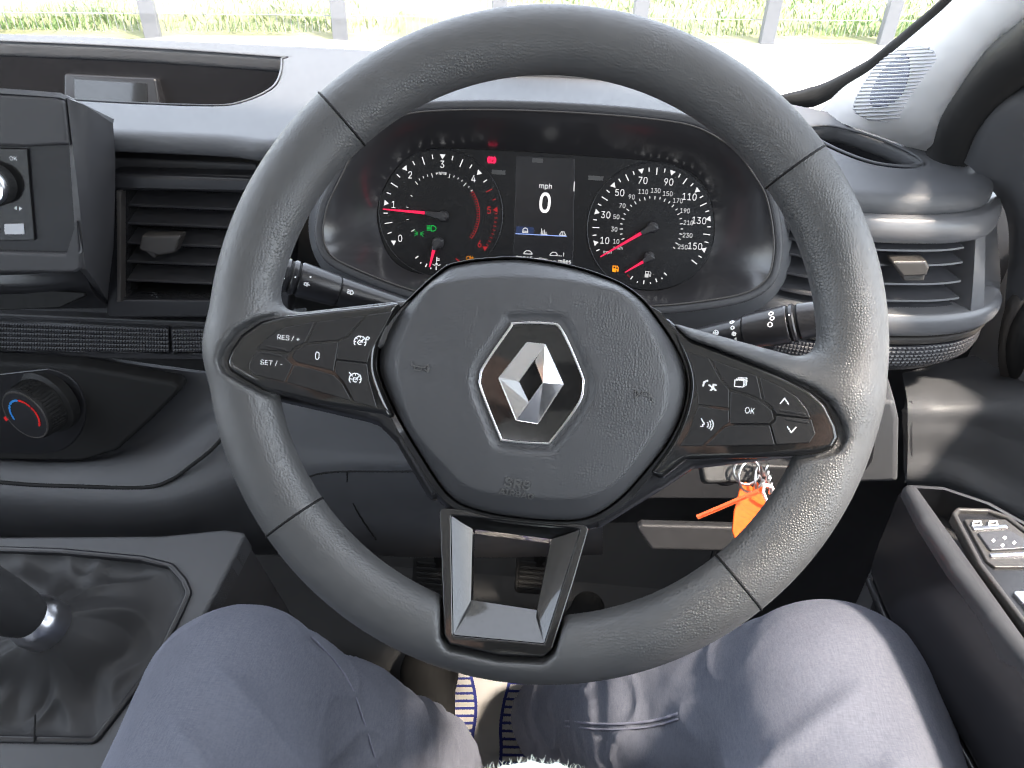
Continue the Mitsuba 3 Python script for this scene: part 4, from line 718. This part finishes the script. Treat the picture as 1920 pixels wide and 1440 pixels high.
# ------------------------------------------------------------------ right pillar
pt = thing('pillar_trim', 'pale grey windscreen pillar trim with a slotted speaker grille', 'pillar trim')
L0 = [A(1530, 215, .83), A(1580, 165, .825), A(1628, 134, .825), A(1680, 92, .81), A(1728, 52, .80), A(1783, 3, .78), A(1868, -88, .73), A(2018, -268, .61), A(2185, -520, .46)]
L2 = [A(1770, 300, .72), A(1752, 262, .705), A(1768, 212, .69), A(1792, 165, .675), A(1826, 118, .66), A(1872, 68, .64), A(1950, 5, .60), A(2110, -180, .50), A(2290, -450, .37)]
L1 = [a * .5 + b * .5 + np.array([-.016, -.022, .010]) for a, b in zip(L0, L2)]; L3 = [b + np.array([.03, .02, -.01]) for b in L2]
pil = [L0, L1, L2, L3]
scene['pillar_grey'] = two(bump(fine(900), prin((.42, .42, .42), .55, specular=.4), .00004, .0004))
part(pt, 'cover', loft(pil, 8, 6, .004), 'pillar_grey', True)
gS = np.stack([spline(np.asarray(r, float), 24) for r in (L0, L1, L2)]); gS = np.stack([spline(gS[:, k], 24) for k in range(gS.shape[1])], 1)   # (across, along)
# pixel look-up is not needed afterwards: the grille lies on the trim's own surface
pr = lambda q: np.stack([960 + FPX * ((q - EYE) @ RGT) / ((q - EYE) @ FWD), 720 - FPX * ((q - EYE) @ UPV) / ((q - EYE) @ FWD)], -1)
gp = pr(gS); gtree = cKDTree(gp.reshape(-1, 2)); gn = np.cross(np.gradient(gS, axis=1), np.gradient(gS, axis=0)); gn /= np.maximum(np.linalg.norm(gn, axis=-1, keepdims=True), 1e-12); gn = np.where(((EYE - gS) * gn).sum(-1, keepdims=True) < 0, -gn, gn)
def onpil(x, y, off):
    d, i = gtree.query([x, y], 4); w = 1 / (d + .2); w /= w.sum(); return (gS.reshape(-1, 3)[i] * w[:, None]).sum(0) + unit((gn.reshape(-1, 3)[i] * w[:, None]).sum(0)) * off
g_out = Polygon(spline([(1602, 200), (1625, 150), (1660, 108), (1700, 90), (1740, 90), (1760, 112), (1755, 145), (1735, 185), (1700, 220), (1660, 228), (1620, 220)], 6, True)); g_in = Polygon(spline([(1633, 180), (1650, 140), (1680, 110), (1700, 104), (1706, 125), (1700, 160), (1685, 185), (1660, 200), (1638, 200)], 6, True))
scene['grille_light'] = two(prin((.34, .35, .37), .5)); scene['grille_gap'] = two(prin((.10, .11, .15), .6))
for y in np.arange(96, 226, 6.6):
    inter = g_out.intersection(LineString([(1550, y + 6), (1800, y - 8)]))
    if inter.is_empty: continue
    a, b = inter.coords[0], inter.coords[-1]; xs = np.linspace(a[0], b[0], 9); ys = np.linspace(a[1], b[1], 9)
    part(pt, 'grille_bar', tube(np.array([onpil(x, yy, .0006) for x, yy in zip(xs, ys)]), .0009, 6), 'grille_light', True)
    inter = g_in.intersection(LineString([(1550, y + 9.3), (1800, y - 4.7)]))
    if not inter.is_empty:
        a, b = inter.coords[0], inter.coords[-1]; part(pt, 'grille_slot', tube(np.array([onpil(x, yy, .0001) for x, yy in zip(np.linspace(a[0], b[0], 6), np.linspace(a[1], b[1], 6))]), .0009, 6), 'grille_gap', True)
part(pt, 'grille_edge', tube(np.array([onpil(x, y, .0002) for x, y in np.array(g_out.exterior.coords)[:-1:2]]), .0005, 6, True), 'grille_light', True)
# ------------------------------------------------------------------ driver's door
dd = thing('driver_door', 'dark grey driver door with armrest, mirror and window switches', 'car door')
ds = spline([A(1745, 300, .715), A(1772, 262, .705), A(1790, 205, .69), A(1835, 140, .665), A(1880, 90, .64), A(1945, 40, .60), A(2120, -150, .50), A(2300, -430, .37)], 6)
part(dd, 'frame_seal', tube(ds + np.array([.012, .0, -.006]), .020, 14), 'rubber', True)
part(dd, 'window_corner', loft([[A(1800, 300, .690), A(1822, 232, .68), A(1862, 176, .665), A(1925, 136, .645), A(2030, 80, .61)], [A(1835, 330, .675), A(1850, 262, .66), A(1890, 210, .64), A(1960, 170, .62), A(2060, 110, .58)], [A(1890, 420, .665), A(1905, 350, .65), A(1950, 300, .63), A(2040, 260, .60), A(2140, 200, .56)], [A(1880, 620, .670), A(1920, 560, .65), A(1990, 500, .62), A(2100, 450, .58), A(2200, 400, .54)]], 6, 5, .01), 'dash', True)
part(dd, 'door_seal', tube(spline([A(1935, 520, .66), A(1905, 575, .66), A(1890, 640, .66), A(1893, 700, .66), A(1925, 745, .66)], 6), .008, 10), 'tab_grey', True)
part(dd, 'door_seal', tube(spline([A(1950, 560, .652), A(1922, 600, .652), A(1908, 650, .652), A(1915, 700, .652), A(1945, 740, .652)], 6), .010, 10), 'rubber', True)
part(dd, 'upper_panel', loft([[A(1692, 700, .70), A(1800, 672, .72), A(1900, 660, .72), A(2000, 700, .66), A(2150, 760, .60)], [A(1701, 752, .612), A(1760, 748, .625), A(1850, 744, .62), A(1940, 745, .60), A(2060, 800, .55)],
     [A(1702, 800, .600), A(1760, 800, .607), A(1850, 812, .60), A(1940, 850, .57), A(2060, 900, .52)], [A(1702, 850, .597), A(1760, 850, .60), A(1850, 880, .585), A(1940, 920, .55), A(2060, 980, .50)], [A(1700, 902, .590), A(1770, 908, .588), A(1850, 938, .565), A(1940, 988, .53), A(2060, 1070, .48)], [A(1702, 912, .62), A(1770, 920, .62), A(1850, 950, .60), A(1940, 1000, .56), A(2060, 1082, .51)]], 6, 6, .008), 'dash', True)
part(dd, 'upper_panel_end', loft([[A(1701, 752, .613), A(1702, 800, .601), A(1702, 850, .598), A(1700, 905, .592)], [A(1696, 752, .70), A(1697, 800, .70), A(1697, 850, .70), A(1696, 905, .70)]], 1, 4, .004), 'dash', True)
AR = Frame((0, 0, 1.10), (-.10, 0, 1), (1, 0, 0))
arm = rounded(AR.px([(1690, 900), (1770, 905), (1860, 935), (1960, 990), (2200, 1120), (2250, 1700), (2080, 1480), (1920, 1236), (1850, 1146), (1780, 1054), (1725, 968)]), .006)
part(dd, 'armrest', slab(AR, arm, 0, -.035, .008, seg=5), 'dash_dark', 40)
sp = rounded(AR.px([(1782, 968), (1792, 958), (1850, 960), (1890, 974), (1935, 1008), (2020, 1090), (2080, 1400), (1995, 1290), (1920, 1182), (1830, 1062)]), .004)
part(dd, 'switch_rim', slab(AR, sp.difference(sp.buffer(-.0035)), .0045, -.005, .0016, seg=4), 'tab_grey', 40); part(dd, 'switch_plate', slab(AR, sp.buffer(-.003), .0012, -.004, .0005), 'satin_dark')
sw_ = lambda pts, r=.0015: rounded(AR.px(pts, .004), r)
mb = part(dd, 'mirror_switch', slab(AR, sw_([(1808, 972), (1886, 972), (1935, 1010), (1925, 1062), (1866, 1062), (1850, 1050)]), .0035, 0, .001), 'tab_grey')
part(mb, 'rocker', slab(AR, sw_([(1832, 1000), (1892, 996), (1925, 1015), (1925, 1030), (1856, 1034)]), .0055, .003, .001), 'vent_grey'); part(mb, 'bar', slab(AR, sw_([(1822, 988), (1886, 985), (1890, 991), (1826, 995)], .0005), .0052, .003, .0006), 'brushed')
part(mb, 'bar', slab(AR, sw_([(1855, 1039), (1925, 1037), (1925, 1043), (1858, 1046)], .0005), .0052, .003, .0006), 'brushed')
lg = [Polygon(AR.px([(x - 4, y), (x, y - 4), (x + 4, y), (x, y + 4)], .006)) for x, y in ((1863, 1013), (1884, 1008), (1880, 1022), (1902, 1017))] + [LineString(AR.px([(x - 8, y + 3), (x - 6, y - 4), (x + 7, y - 4), (x + 9, y + 3), (x - 8, y + 3)], .006)).buffer(.0003) for x, y in ((1832, 980), (1862, 980))]
part(mb, 'symbols', slab(AR, unary_union(lg), .0059, .0035, .00001), 'print', False)
part(dd, 'window_switch', slab(AR, sw_([(1898, 1108), (1990, 1105), (2040, 1180), (1960, 1180)]), .005, 0, .0015), 'brushed'); part(dd, 'window_switch', slab(AR, sw_([(1962, 1190), (2050, 1185), (2090, 1260), (2020, 1265)]), .005, 0, .0015), 'brushed')
# door side under the armrest
w0 = AR.w(AR.px([(1692, 905), (1725, 968), (1780, 1054), (1850, 1146), (1920, 1236), (2080, 1480), (2250, 1700)]), -.012)
lo_ = lambda k, z: np.array([p + np.array([k, 0, 0]) for p in w0]) * [1, 1, 0] + [0, 0, z]
part(dd, 'lower_panel', loft([w0, lo_(.004, 1.03), lo_(.018, .99), lo_(.022, .80), lo_(-.02, .74), lo_(-.01, .50)], 5, 3, .006), 'satin_dark', True)
part(dd, 'panel_ridge', tube(lo_(.008, 1.012), .004, 8), 'satin_dark', True)
# ------------------------------------------------------------------ ignition key with tags
kt = thing('key_bunch', 'ignition key with metal split rings hanging in the column lock', 'keys')
scene['steel'] = two(prin((.62, .60, .57), .18, metallic=1.0))
part(kt, 'lock_barrel', cat(lathe(A(1362, 872, .50), unit((.25, -.9, .35)), [(.017, -.03), (.017, .004), (.014, .008), (.006, .009), (0, .009)], 36)), 'satin_dark', 40)
part(kt, 'key_head', slab(Frame(A(1372, 880, .478), (.2, -.6, .75), (1, .3, 0)), rounded([(-.026, -.008), (.012, -.012), (.018, 0), (.012, .012), (-.026, .009)], .004), .004, -.004, .002), 'rubber', 40)
for cxy, r, tl in (((1408, 893), .0125, (.5, -.7, .5)), ((1421, 899), .0105, (.9, -.3, .3)), ((1400, 884), .010, (.1, -.8, .6)), ((1432, 905), .0085, (.7, -.6, -.3))):
    fr = Frame(A(*cxy, .468), tl); part(kt, 'split_ring', tube(fr.w(arc((0, 0), r, 0, 350, 40)), .0011, 8, False), 'steel', True)
for k in range(5): part(kt, 'chain_link', tube(Frame(A(1436 + 3 * k, 882 + 11 * k, .466), (1, -.4, .1 * (k % 2)), (0, 0, 1)).w(arc((0, 0), .0048, 0, 360, 18)[:-1] * [1, .7]), .0011, 6, True), 'steel', True)
scene['tag_orange'] = two(prin((.80, .095, .008), .45)); scene['tie_orange'] = two(prin((.80, .11, .035), .4)); scene['tag_pale'] = two(prin((.80, .76, .74), .35)); scene['ink'] = two({'type': 'diffuse', 'reflectance': rgb(.55, .10, .03)})
tg_ = thing('key_tag', 'bright orange plastic key tag hanging below the ignition lock', 'tag')
KT = Frame(A(1410, 965, .452), (.45, -.75, .55))
part(tg_, 'plate', slab(KT, rounded(KT.px([(1398, 903), (1412, 915), (1418, 902), (1432, 918), (1448, 958), (1452, 972), (1432, 1000), (1392, 1032), (1382, 1022), (1373, 995), (1376, 962), (1388, 915)]), .0007), .0006, -.0006, .0003), 'tag_orange')
part(tg_, 'writing', cat(*[strokes(KT, [KT.px([(x + j * 11, y + j * 6 + 2 * math.sin(j * 2.3 + x)) for j in np.linspace(0, n, 12)])], .0006, .0006, .0001) for x, y, n in ((1388, 944, 4), (1385, 954, 5), (1383, 964, 5), (1381, 974, 5), (1380, 985, 4.4), (1380, 997, 3.4))]), 'ink', False, kind='stuff')
lp = thing('pale_key_fob', 'pale loop tag behind the orange key tag', 'tag')
PF = Frame(A(1446, 935, .460), (.75, -.6, .25)); pf = rounded(PF.px([(1432, 905), (1448, 910), (1458, 930), (1456, 945), (1446, 958), (1436, 940), (1430, 925)]), .001)
part(lp, 'loop', slab(PF, pf.difference(pf.buffer(-.0022)), .0008, -.0008, .0004), 'tag_pale')
ct = thing('cable_tie', 'thin orange cable tie sticking out from the key tag', 'cable tie')
ta_, tb_ = A(1307, 970, .446), A(1422, 921, .446); part(ct, 'strap', tube(np.array([ta_, tb_]), .0019, 4, flat=.4, up=(0, -.8, .6)), 'tie_orange')
dx_ = (tb_ - ta_); part(ct, 'teeth', cat(*[tube(np.array([ta_ + dx_ * t + np.array([0, -.0008, -.0012]), ta_ + dx_ * t + np.array([0, -.0008, .0012])]), .0004, 5) for t in np.linspace(.05, .8, 34)]), 'tie_orange', kind='stuff')

# ------------------------------------------------------------------ the driver
pn_ = thing('person', 'seated driver in faded blue grey jeans with knees apart under the wheel', 'person')
KL, KR = A(436, 1318, .370), A(1572, 1326, .370)
HL_, HR_ = np.array([-.175, -.16, .935]), np.array([.178, -.16, .935]); FL, FR_ = np.array([-.122, .475, .60]), np.array([.056, .560, .60])
cl, cr = KL + np.array([.045, .055, -.02]), KR + np.array([-.045, .055, -.03])
def jeans_f(x, y, z):
    d = None
    for K_, H_, F_, s in ((KL, HL_, FL, 1), (KR, HR_, FR_, -1)):
        th = capsule(x, y, z, H_, K_, .124, .0790); cv = capsule(x, y, z, K_ + np.array([.006 * s, .010, -.02]), F_ * .45 + K_ * .55 + np.array([.02 * s, -.015, 0]), .078, .079); sh = capsule(x, y, z, F_ * .45 + K_ * .55 + np.array([.02 * s, -.015, 0]), F_, .078, .074)
        l = smin(smin(th, cv, .03), sh, .03)
        ax = unit(H_ - K_); t = (x - K_[0]) * ax[0] + (y - K_[1]) * ax[1] + (z - K_[2]) * ax[2]; w = (x - K_[0]) * s
        fold = .0068 * np.exp(-((t - .10 - .9 * (w - .02)) / .014) ** 2) * np.clip((w + .02) / .03, 0, 1) + .0052 * np.exp(-((t - .045 - .75 * (w - .03)) / .010) ** 2) * np.clip(w / .03, 0, 1) + .003 * np.exp(-((t - .19 - .6 * w) / .022) ** 2) * np.clip((w + .05) / .05, 0, 1) - .003 * np.exp(-((t - .13 - .85 * (w - .02)) / .012) ** 2) * np.clip((w + .01) / .04, 0, 1)
        lt = (x - K_[0]) * 0 + (K_[2] - z); crk = .0016 * np.sin(lt * 95 + 8 * w * 9 + 2.0 * np.sin(x * 60)) * np.clip(lt / .10, 0, 1) * np.clip(1.4 - t * 8, 0, 1)
        l = l - fold - crk; d = l if d is None else smin(d, l, .035)
    pel = np.sqrt(((x + .005) / .19) ** 2 + ((y + .19) / .15) ** 2 + ((z - .93) / .125) ** 2) - 1; return smin(d, pel * .12, .05)
def denim(p, n, uv):
    w_ = noise(p.x * 1500, p.y * 300, p.z * 300) * .5 + noise(p.x * 300, p.y * 1300, p.z * 1300) * .5; fade = fbm(p.x * 22, p.y * 22, p.z * 22, 3)
    return mix((.080, .086, .110), (.150, .156, .184), dr.clip((w_ - .5) * .6 + fade * .4 + .28, 0, 1))
scene['denim'] = two(bump(lambda p, n, uv: noise(p.x * 1300, p.y * 700, p.z * 700) + .6 * noise(p.x * 160, p.y * 160, p.z * 160), prin(mikit.proc(denim), .85, sheen=.5, sheen_tint=.3, specular=.2), .00016, .0004))
v, f = surfnet(jeans_f, (-.45, -.36, .56), (.40, .74, 1.12), .0046)
vn = np.stack([(jeans_f(*(v + d).T) - jeans_f(*(v - d).T)) for d in np.eye(3) * .002], 1); vn /= np.linalg.norm(vn, axis=1, keepdims=True)
def crease(a, s, sd): return np.clip(1 - np.abs(2 * meshkit.noise(a * s, sd) - 1) * 5, 0, 1) ** 1.5
low = np.clip((1.02 - v[:, 2]) / .12, 0, 1) * np.clip((v[:, 1] - .28) / .1, 0, 1)
v = v + vn * (.0030 * crease(v + .03 * meshkit.noise(v * 9, 2)[:, None], np.array([9, 16, 22.]), 4) * (.15 + .85 * low) + .0022 * (meshkit.fbm(v * np.array([20, 26, 26.]), 3, 7) - .5) + .0026 * low * (meshkit.fbm(v * np.array([26, 30, 34.]), 2, 3) - .5) * 2 - .001)[:, None]
je = part(pn_, 'jeans', (v, f), 'denim', True)
jt = cKDTree(v)
def on_jeans(pix, lift=.0008, n=8):      # a stitched line laid on the cloth, from points seen in the photo
    out = []
    for x, y in spline(pix, n):
        d = ray(x, y); d /= np.linalg.norm(d); t = np.arange(.25, 1.1, .002); p = EYE + d * t[:, None]; s = jeans_f(*p.T); k = np.argmax(s < 0)
        if s[k] < 0: out.append(p[k] - d * (lift + .001))
    return np.array(out)
scene['stitch'] = two(prin((.16, .165, .21), .8))
for ln, r in (([(585, 1195), (628, 1240), (660, 1290), (688, 1370), (708, 1438)], .0009), ([(1060, 1352), (1140, 1358), (1220, 1352), (1272, 1338)], .0013), ([(1060, 1362), (1140, 1368), (1220, 1362), (1272, 1348)], .0010)):
    q = on_jeans(ln)
    if len(q) > 2: part(je, 'seam', tube(q, r, 6), 'stitch', True)
scene['shoe_black'] = two(prin(.008, .8, specular=.15))
# shoes, mostly hidden below the cuffs
for F_, s in ((FL, -1), (FR_, 1)):
    a = F_ + np.array([.0, -.01, -.02]); b = F_ + np.array([.02 * s, .17, -.055])
    v, f = surfnet(lambda x, y, z: np.maximum(smin(capsule(x, y, z, a, b, .042, .036), capsule(x, y, z, b, b + np.array([.005 * s, .05, -.005]), .036, .026), .02), .513 - z), np.minimum(a, b) - .06, np.maximum(a, b) + [.06, .12, .06], .005); part(pn_, 'shoe', (v, f), 'shoe_black', True)
# torso, arms and the hands that hold the camera, all behind or beside the lens
scene['fleece'] = two(bump(fine(500), prin((.62, .64, .58), .95, sheen=.6, specular=.1), .0012, .0008)); scene['jacket'] = two(bump(fine(600), prin(wear((.10, .10, .11), (.19, .19, .20), 40), .9, sheen=.3, specular=.15), .0008, .001)); scene['skin'] = two(prin(wear((.50, .30, .22), (.58, .36, .27), 60), .5, specular=.4))
BEL = A(1000, 1422, .12)
def torso_f(x, y, z):
    return smin(np.sqrt(((x - .0) / .175) ** 2 + ((y + .215) / .135) ** 2 + ((z - 1.16) / .24) ** 2) - 1, np.sqrt(((x - .0) / .20) ** 2 + ((y + .25) / .12) ** 2 + ((z - 1.40) / .20) ** 2) - 1, .3) * .13
v, f = surfnet(torso_f, (-.25, -.40, .88), (.25, -.02, 1.63), .007); part(pn_, 'jacket', (v, f), 'jacket', True)
bel_c = BEL - UPV * .064 - np.array([0, .004, 0])
v, f = surfnet(lambda x, y, z: (np.sqrt(((x - bel_c[0]) / .053) ** 2 + ((y - bel_c[1]) / .062) ** 2 + ((z - bel_c[2]) / .053) ** 2) - 1) * .053 + .0007 * np.sin(x * 700) * np.sin(y * 640), bel_c - .07, bel_c + .07, .0026)
fl = part(pn_, 'fleece_hem', (v, f), 'fleece', True)
rng = np.random.default_rng(5); top = v[((v - bel_c) @ UPV > .043)]; pick = top[rng.integers(0, len(top), 900)]; hairs = []
for p in pick:
    n = unit(p - bel_c + rng.normal(0, .02, 3)); s = unit(rng.normal(0, 1, 3)); L = rng.uniform(.0006, .0019); hairs.append(tube(np.array([p, p + n * L * .6 + s * L * .15, p + n * L + s * L * .6]), [.00009, .00007, .00003], 4))
part(fl, 'fibres', cat(*hairs), 'fleece', kind='stuff')
hands = []
for s in (-1, 1):
    sh_, el, wr = np.array([.21 * s, -.24, 1.42]), np.array([.30 * s, -.06, 1.22]), np.array([.105 * s, -.030, 1.50])
    v, f = surfnet(lambda x, y, z: smin(capsule(x, y, z, sh_, el, .062, .052), capsule(x, y, z, el, wr, .052, .040), .03), np.minimum(np.minimum(sh_, el), wr) - .08, np.maximum(np.maximum(sh_, el), wr) + .08, .007); part(pn_, 'sleeve', (v, f), 'jacket', True)
    pc = np.array([.088 * s, -.028, 1.545]); cam_o = np.array([.050 * s, -.020, 1.56])
    def hand(x, y, z):
        d = capsule(x, y, z, wr, pc, .026, .024)
        d = smin(d, capsule(x, y, z, pc, pc + np.array([-.008 * s, .0, .030]), .024, .020), .012)
        for k in range(4):
            k0 = pc + np.array([-.004 * s, .010, .034 - .017 * k]); k1 = k0 + np.array([-.020 * s, .012, .002]); k2 = k1 + np.array([-.020 * s, -.006, -.001 * k])
            d = smin(d, smin(capsule(x, y, z, k0, k1, .0088, .0080), capsule(x, y, z, k1, k2, .0080, .0068), .003), .004)
        t0 = pc + np.array([.0, -.016, -.014]); t1 = t0 + np.array([-.024 * s, -.012, .010]); t2 = t1 + np.array([-.022 * s, .0, .012]); return smin(d, smin(capsule(x, y, z, t0, t1, .0105, .0095), capsule(x, y, z, t1, t2, .0095, .0078), .003), .006)
    v, f = surfnet(hand, (min(.02 * s, .14 * s), -.08, 1.44), (max(.02 * s, .14 * s), .03, 1.62), .0032); part(pn_, 'hand', (v, f), 'skin', True)
cam_ = thing('compact_camera', 'small black compact camera held in both hands at eye height', 'camera')
CFm = Frame(EYE - FWD * .028, FWD, -RGT); part(cam_, 'body', slab(CFm, rounded([(-.048, -.028), (.048, -.028), (.048, .028), (-.048, .028)], .006), .012, -.012, .003, seg=3), 'satin_dark')
part(cam_, 'lens_barrel', lathe(EYE - FWD * .022, FWD, [(.020, 0), (.020, .012), (.017, .014), (.013, .0145)], 40), 'satin_dark', 40)
seat = thing('driver_seat', 'dark grey cloth driver seat under and behind the driver', 'car seat')
scene['seat_cloth'] = two(prin((.045, .045, .05), .9))
part(seat, 'cushion', slab(Frame((0, 0, .72), (0, -.08, 1)), rounded([(-.27, -.48), (.27, -.48), (.27, .10), (-.27, .10)], .06), .095, -.06, .04, seg=5), 'seat_cloth', 40)
part(seat, 'backrest', slab(Frame((0, -.50, 1.15), (0, 1, .15), (-1, 0, 0)), rounded([(-.26, -.42), (.26, -.42), (.22, .40), (-.22, .40)], .06), .08, -.06, .04, seg=5), 'seat_cloth', 40)

# ------------------------------------------------------------------ paper mat with printed footprints
scene['paper'] = two(bump(lambda p, n, uv: fbm(p.x * 9, p.y * 9, p.z * 9, 3), prin((.30, .288, .275), .8, specular=.2), .012, .004)); scene['navy_print'] = two({'type': 'diffuse', 'reflectance': rgb(.025, .03, .12)})
MF = Frame((0, 0, .5135), (0, 0, 1)); fm = thing('floor_mat', 'white paper floor mat printed with two navy footprints', 'floor mat')
part(fm, 'sheet', slab(MF, [(-.135, .30), (.20, .30), (.20, .70), (-.135, .70)], .0006, -.0006, .0002), 'paper')
def foot(edge, inner, hatch):
    e = MF.px(edge, .0006); m = MF.px(inner, .0006); o = Polygon(spline(np.vstack([e, m[::-1]]), 5, True)).buffer(0); ln = []
    for a, b in hatch: ln.append(LineString(MF.px([a, b], .0006)).buffer(.0018, cap_style='flat').intersection(o))
    return slab(MF, unary_union([o.difference(o.buffer(-.0042))] + ln), .0011, .0006, .00001, seg=1)
part(fm, 'footprint', foot([(878, 1235), (886, 1268), (893, 1300), (895, 1335), (890, 1372), (886, 1400), (870, 1470)], [(800, 1235), (790, 1300), (788, 1380), (800, 1470)], [((780, y), (900, y - 1)) for y in range(1245, 1470, 14)]), 'navy_print', False)
part(fm, 'footprint', foot([(960, 1240), (952, 1280), (942, 1318), (936, 1360), (937, 1400), (945, 1470)], [(1060, 1240), (1070, 1320), (1065, 1400), (1050, 1470)], [((930, y), (1080, y + 5)) for y in range(1250, 1470, 15)]), 'navy_print', False)

# ------------------------------------------------------------------ outside: yard, verge, fence
G0, G1 = AZ(290, 70, 0), AZ(1645, 80, 0); gd = unit((G1 - G0) * [1, 1, 0]); gn_ = np.array([-gd[1], gd[0], 0])
scene['yard'] = two(bump(lambda p, n, uv: fbm(p.x * 60, p.y * 60, 0, 2), prin(wear((.26, .25, .235), (.36, .35, .33), 3), .9), .004, .004))
scene['soil'] = two(prin(wear((.15, .17, .07), (.32, .30, .19), 2.5), .95))
def sheet(a, b, c0, c1, z): return np.array([G0 * [1, 1, 0] + gd * s + gn_ * t + [0, 0, z] for s, t in ((a, c0), (b, c0), (b, c1), (a, c1))]), np.array([[0, 1, 2], [0, 2, 3]])
struct('yard_ground', sheet(-150, 150, -150, 150, 0), 'yard')
nx, ny = 150, 60; su, sv = np.meshgrid(np.linspace(-14, 20, nx), np.linspace(-.05, 26, ny), indexing='ij'); hz = .003 + .012 * np.clip(sv / .3, 0, 1) + .05 * meshkit.fbm(np.stack([su * 1.3, sv * 1.3, su * 0], -1), 3, 2) * np.clip(sv / .6, 0, 1) + np.clip(sv - 4, 0, 30) * .05
struct('verge', strip(np.array([[G0 * [1, 1, 0] + gd * a + gn_ * b + [0, 0, c] for a, b, c in zip(*r)] for r in zip(su, sv, hz)])), 'soil', True)
grass_v, grass_f = [], []; rng = np.random.default_rng(11); N = 90000
u_, w_ = rng.uniform(-8, 13, N), .05 + rng.uniform(0, 1, N) ** 1.5 * 9; dens = meshkit.fbm(np.stack([u_ * .9, w_ * .9, u_ * 0], -1), 3, 9) + .06 * np.clip(u_ - 3, -1, 3); ok = dens > rng.uniform(.38, .62, N); u_, w_ = u_[ok], w_[ok]; n_ = len(u_)
hg = rng.uniform(.02, .07, n_) * (.7 + .6 * rng.random(n_)); az_ = rng.uniform(0, 2 * math.pi, n_); lean = rng.uniform(.1, .9, n_) * hg; wd = rng.uniform(.003, .007, n_)
p0 = G0 * [1, 1, 0] + gd * u_[:, None] + gn_ * w_[:, None] + np.c_[np.zeros((n_, 2)), .03 + np.clip(w_ - 4, 0, 30) * .05]; dv_ = np.c_[np.cos(az_), np.sin(az_), np.zeros(n_)]; sv_ = np.c_[-np.sin(az_), np.cos(az_), np.zeros(n_)] * wd[:, None]
gv = np.stack([p0 - sv_, p0 + sv_, p0 + dv_ * (lean * .4)[:, None] + sv_ * .7 + np.c_[np.zeros((n_, 2)), hg * .65], p0 + dv_ * lean[:, None] + np.c_[np.zeros((n_, 2)), hg]], 1).reshape(-1, 3); b4 = np.arange(n_)[:, None] * 4
gf = np.vstack([b4 + [0, 1, 2], b4 + [0, 2, 3]]); cg = mi.Color3f
scene['grass_blade'] = {'type': 'twosided', 'bsdf': {'type': 'diffuse', 'reflectance': {'type': 'mesh_attribute', 'name': 'vertex_color'}}}
tone = np.clip(dens[ok] * 1.6 - .5 + rng.normal(0, .15, n_), 0, 1)[:, None]; gcol = (np.array([.27, .29, .16]) * (1 - tone) + np.array([.12, .23, .08]) * tone); gcol = np.repeat(gcol, 4, 0)
k = key('grass'); scene[k] = mikit.ply((gv, gf), 'grass_blade', color=gcol); labels[k] = {'label': 'patchy sunlit grass behind the fence', 'category': 'grass', 'kind': 'stuff'}
scene['post_grey'] = two(prin((.15, .155, .165), .5)); scene['wire_grey'] = two(prin((.26, .27, .27), .5))
fe = thing('fence', 'grey metal mesh fence with square posts beyond the windscreen', 'fence')
pp = [AZ(x, y, 0) for x, y in ((290, 72), (636, 86), (940, 94), (1208, 96), (1437, 82), (1645, 76))]; st_ = [(p - G0) @ gd for p in pp]; st_ = [2 * st_[0] - st_[1]] + st_ + [st_[-1] + 1.3, st_[-1] + 2.7]
for s_ in st_:
    c = G0 * [1, 1, 0] + gd * s_ - gn_ * .045; fr = Frame(c, (0, 0, 1), gd); part(fe, 'post', slab(fr, rounded([(-.055, -.03), (.055, -.03), (.055, .03), (-.055, .03)], .006), 1.9, -.1, .004, seg=2), 'post_grey')
for s0, s1 in zip(st_, st_[1:]):
    ws_ = []
    for z in np.arange(.16, 1.8, .20): ws_.append(tube(np.array([G0 * [1, 1, 0] + gd * s + [0, 0, z] for s in (s0, s1)]), .0030, 4))
    for s in np.arange(s0 + .03, s1, .050): ws_.append(tube(np.array([G0 * [1, 1, 0] + gd * s + [0, 0, z] for z in (.04, 1.8)]), .0024, 4))
    part(fe, 'mesh_panel', cat(*ws_), 'wire_grey', kind='stuff')
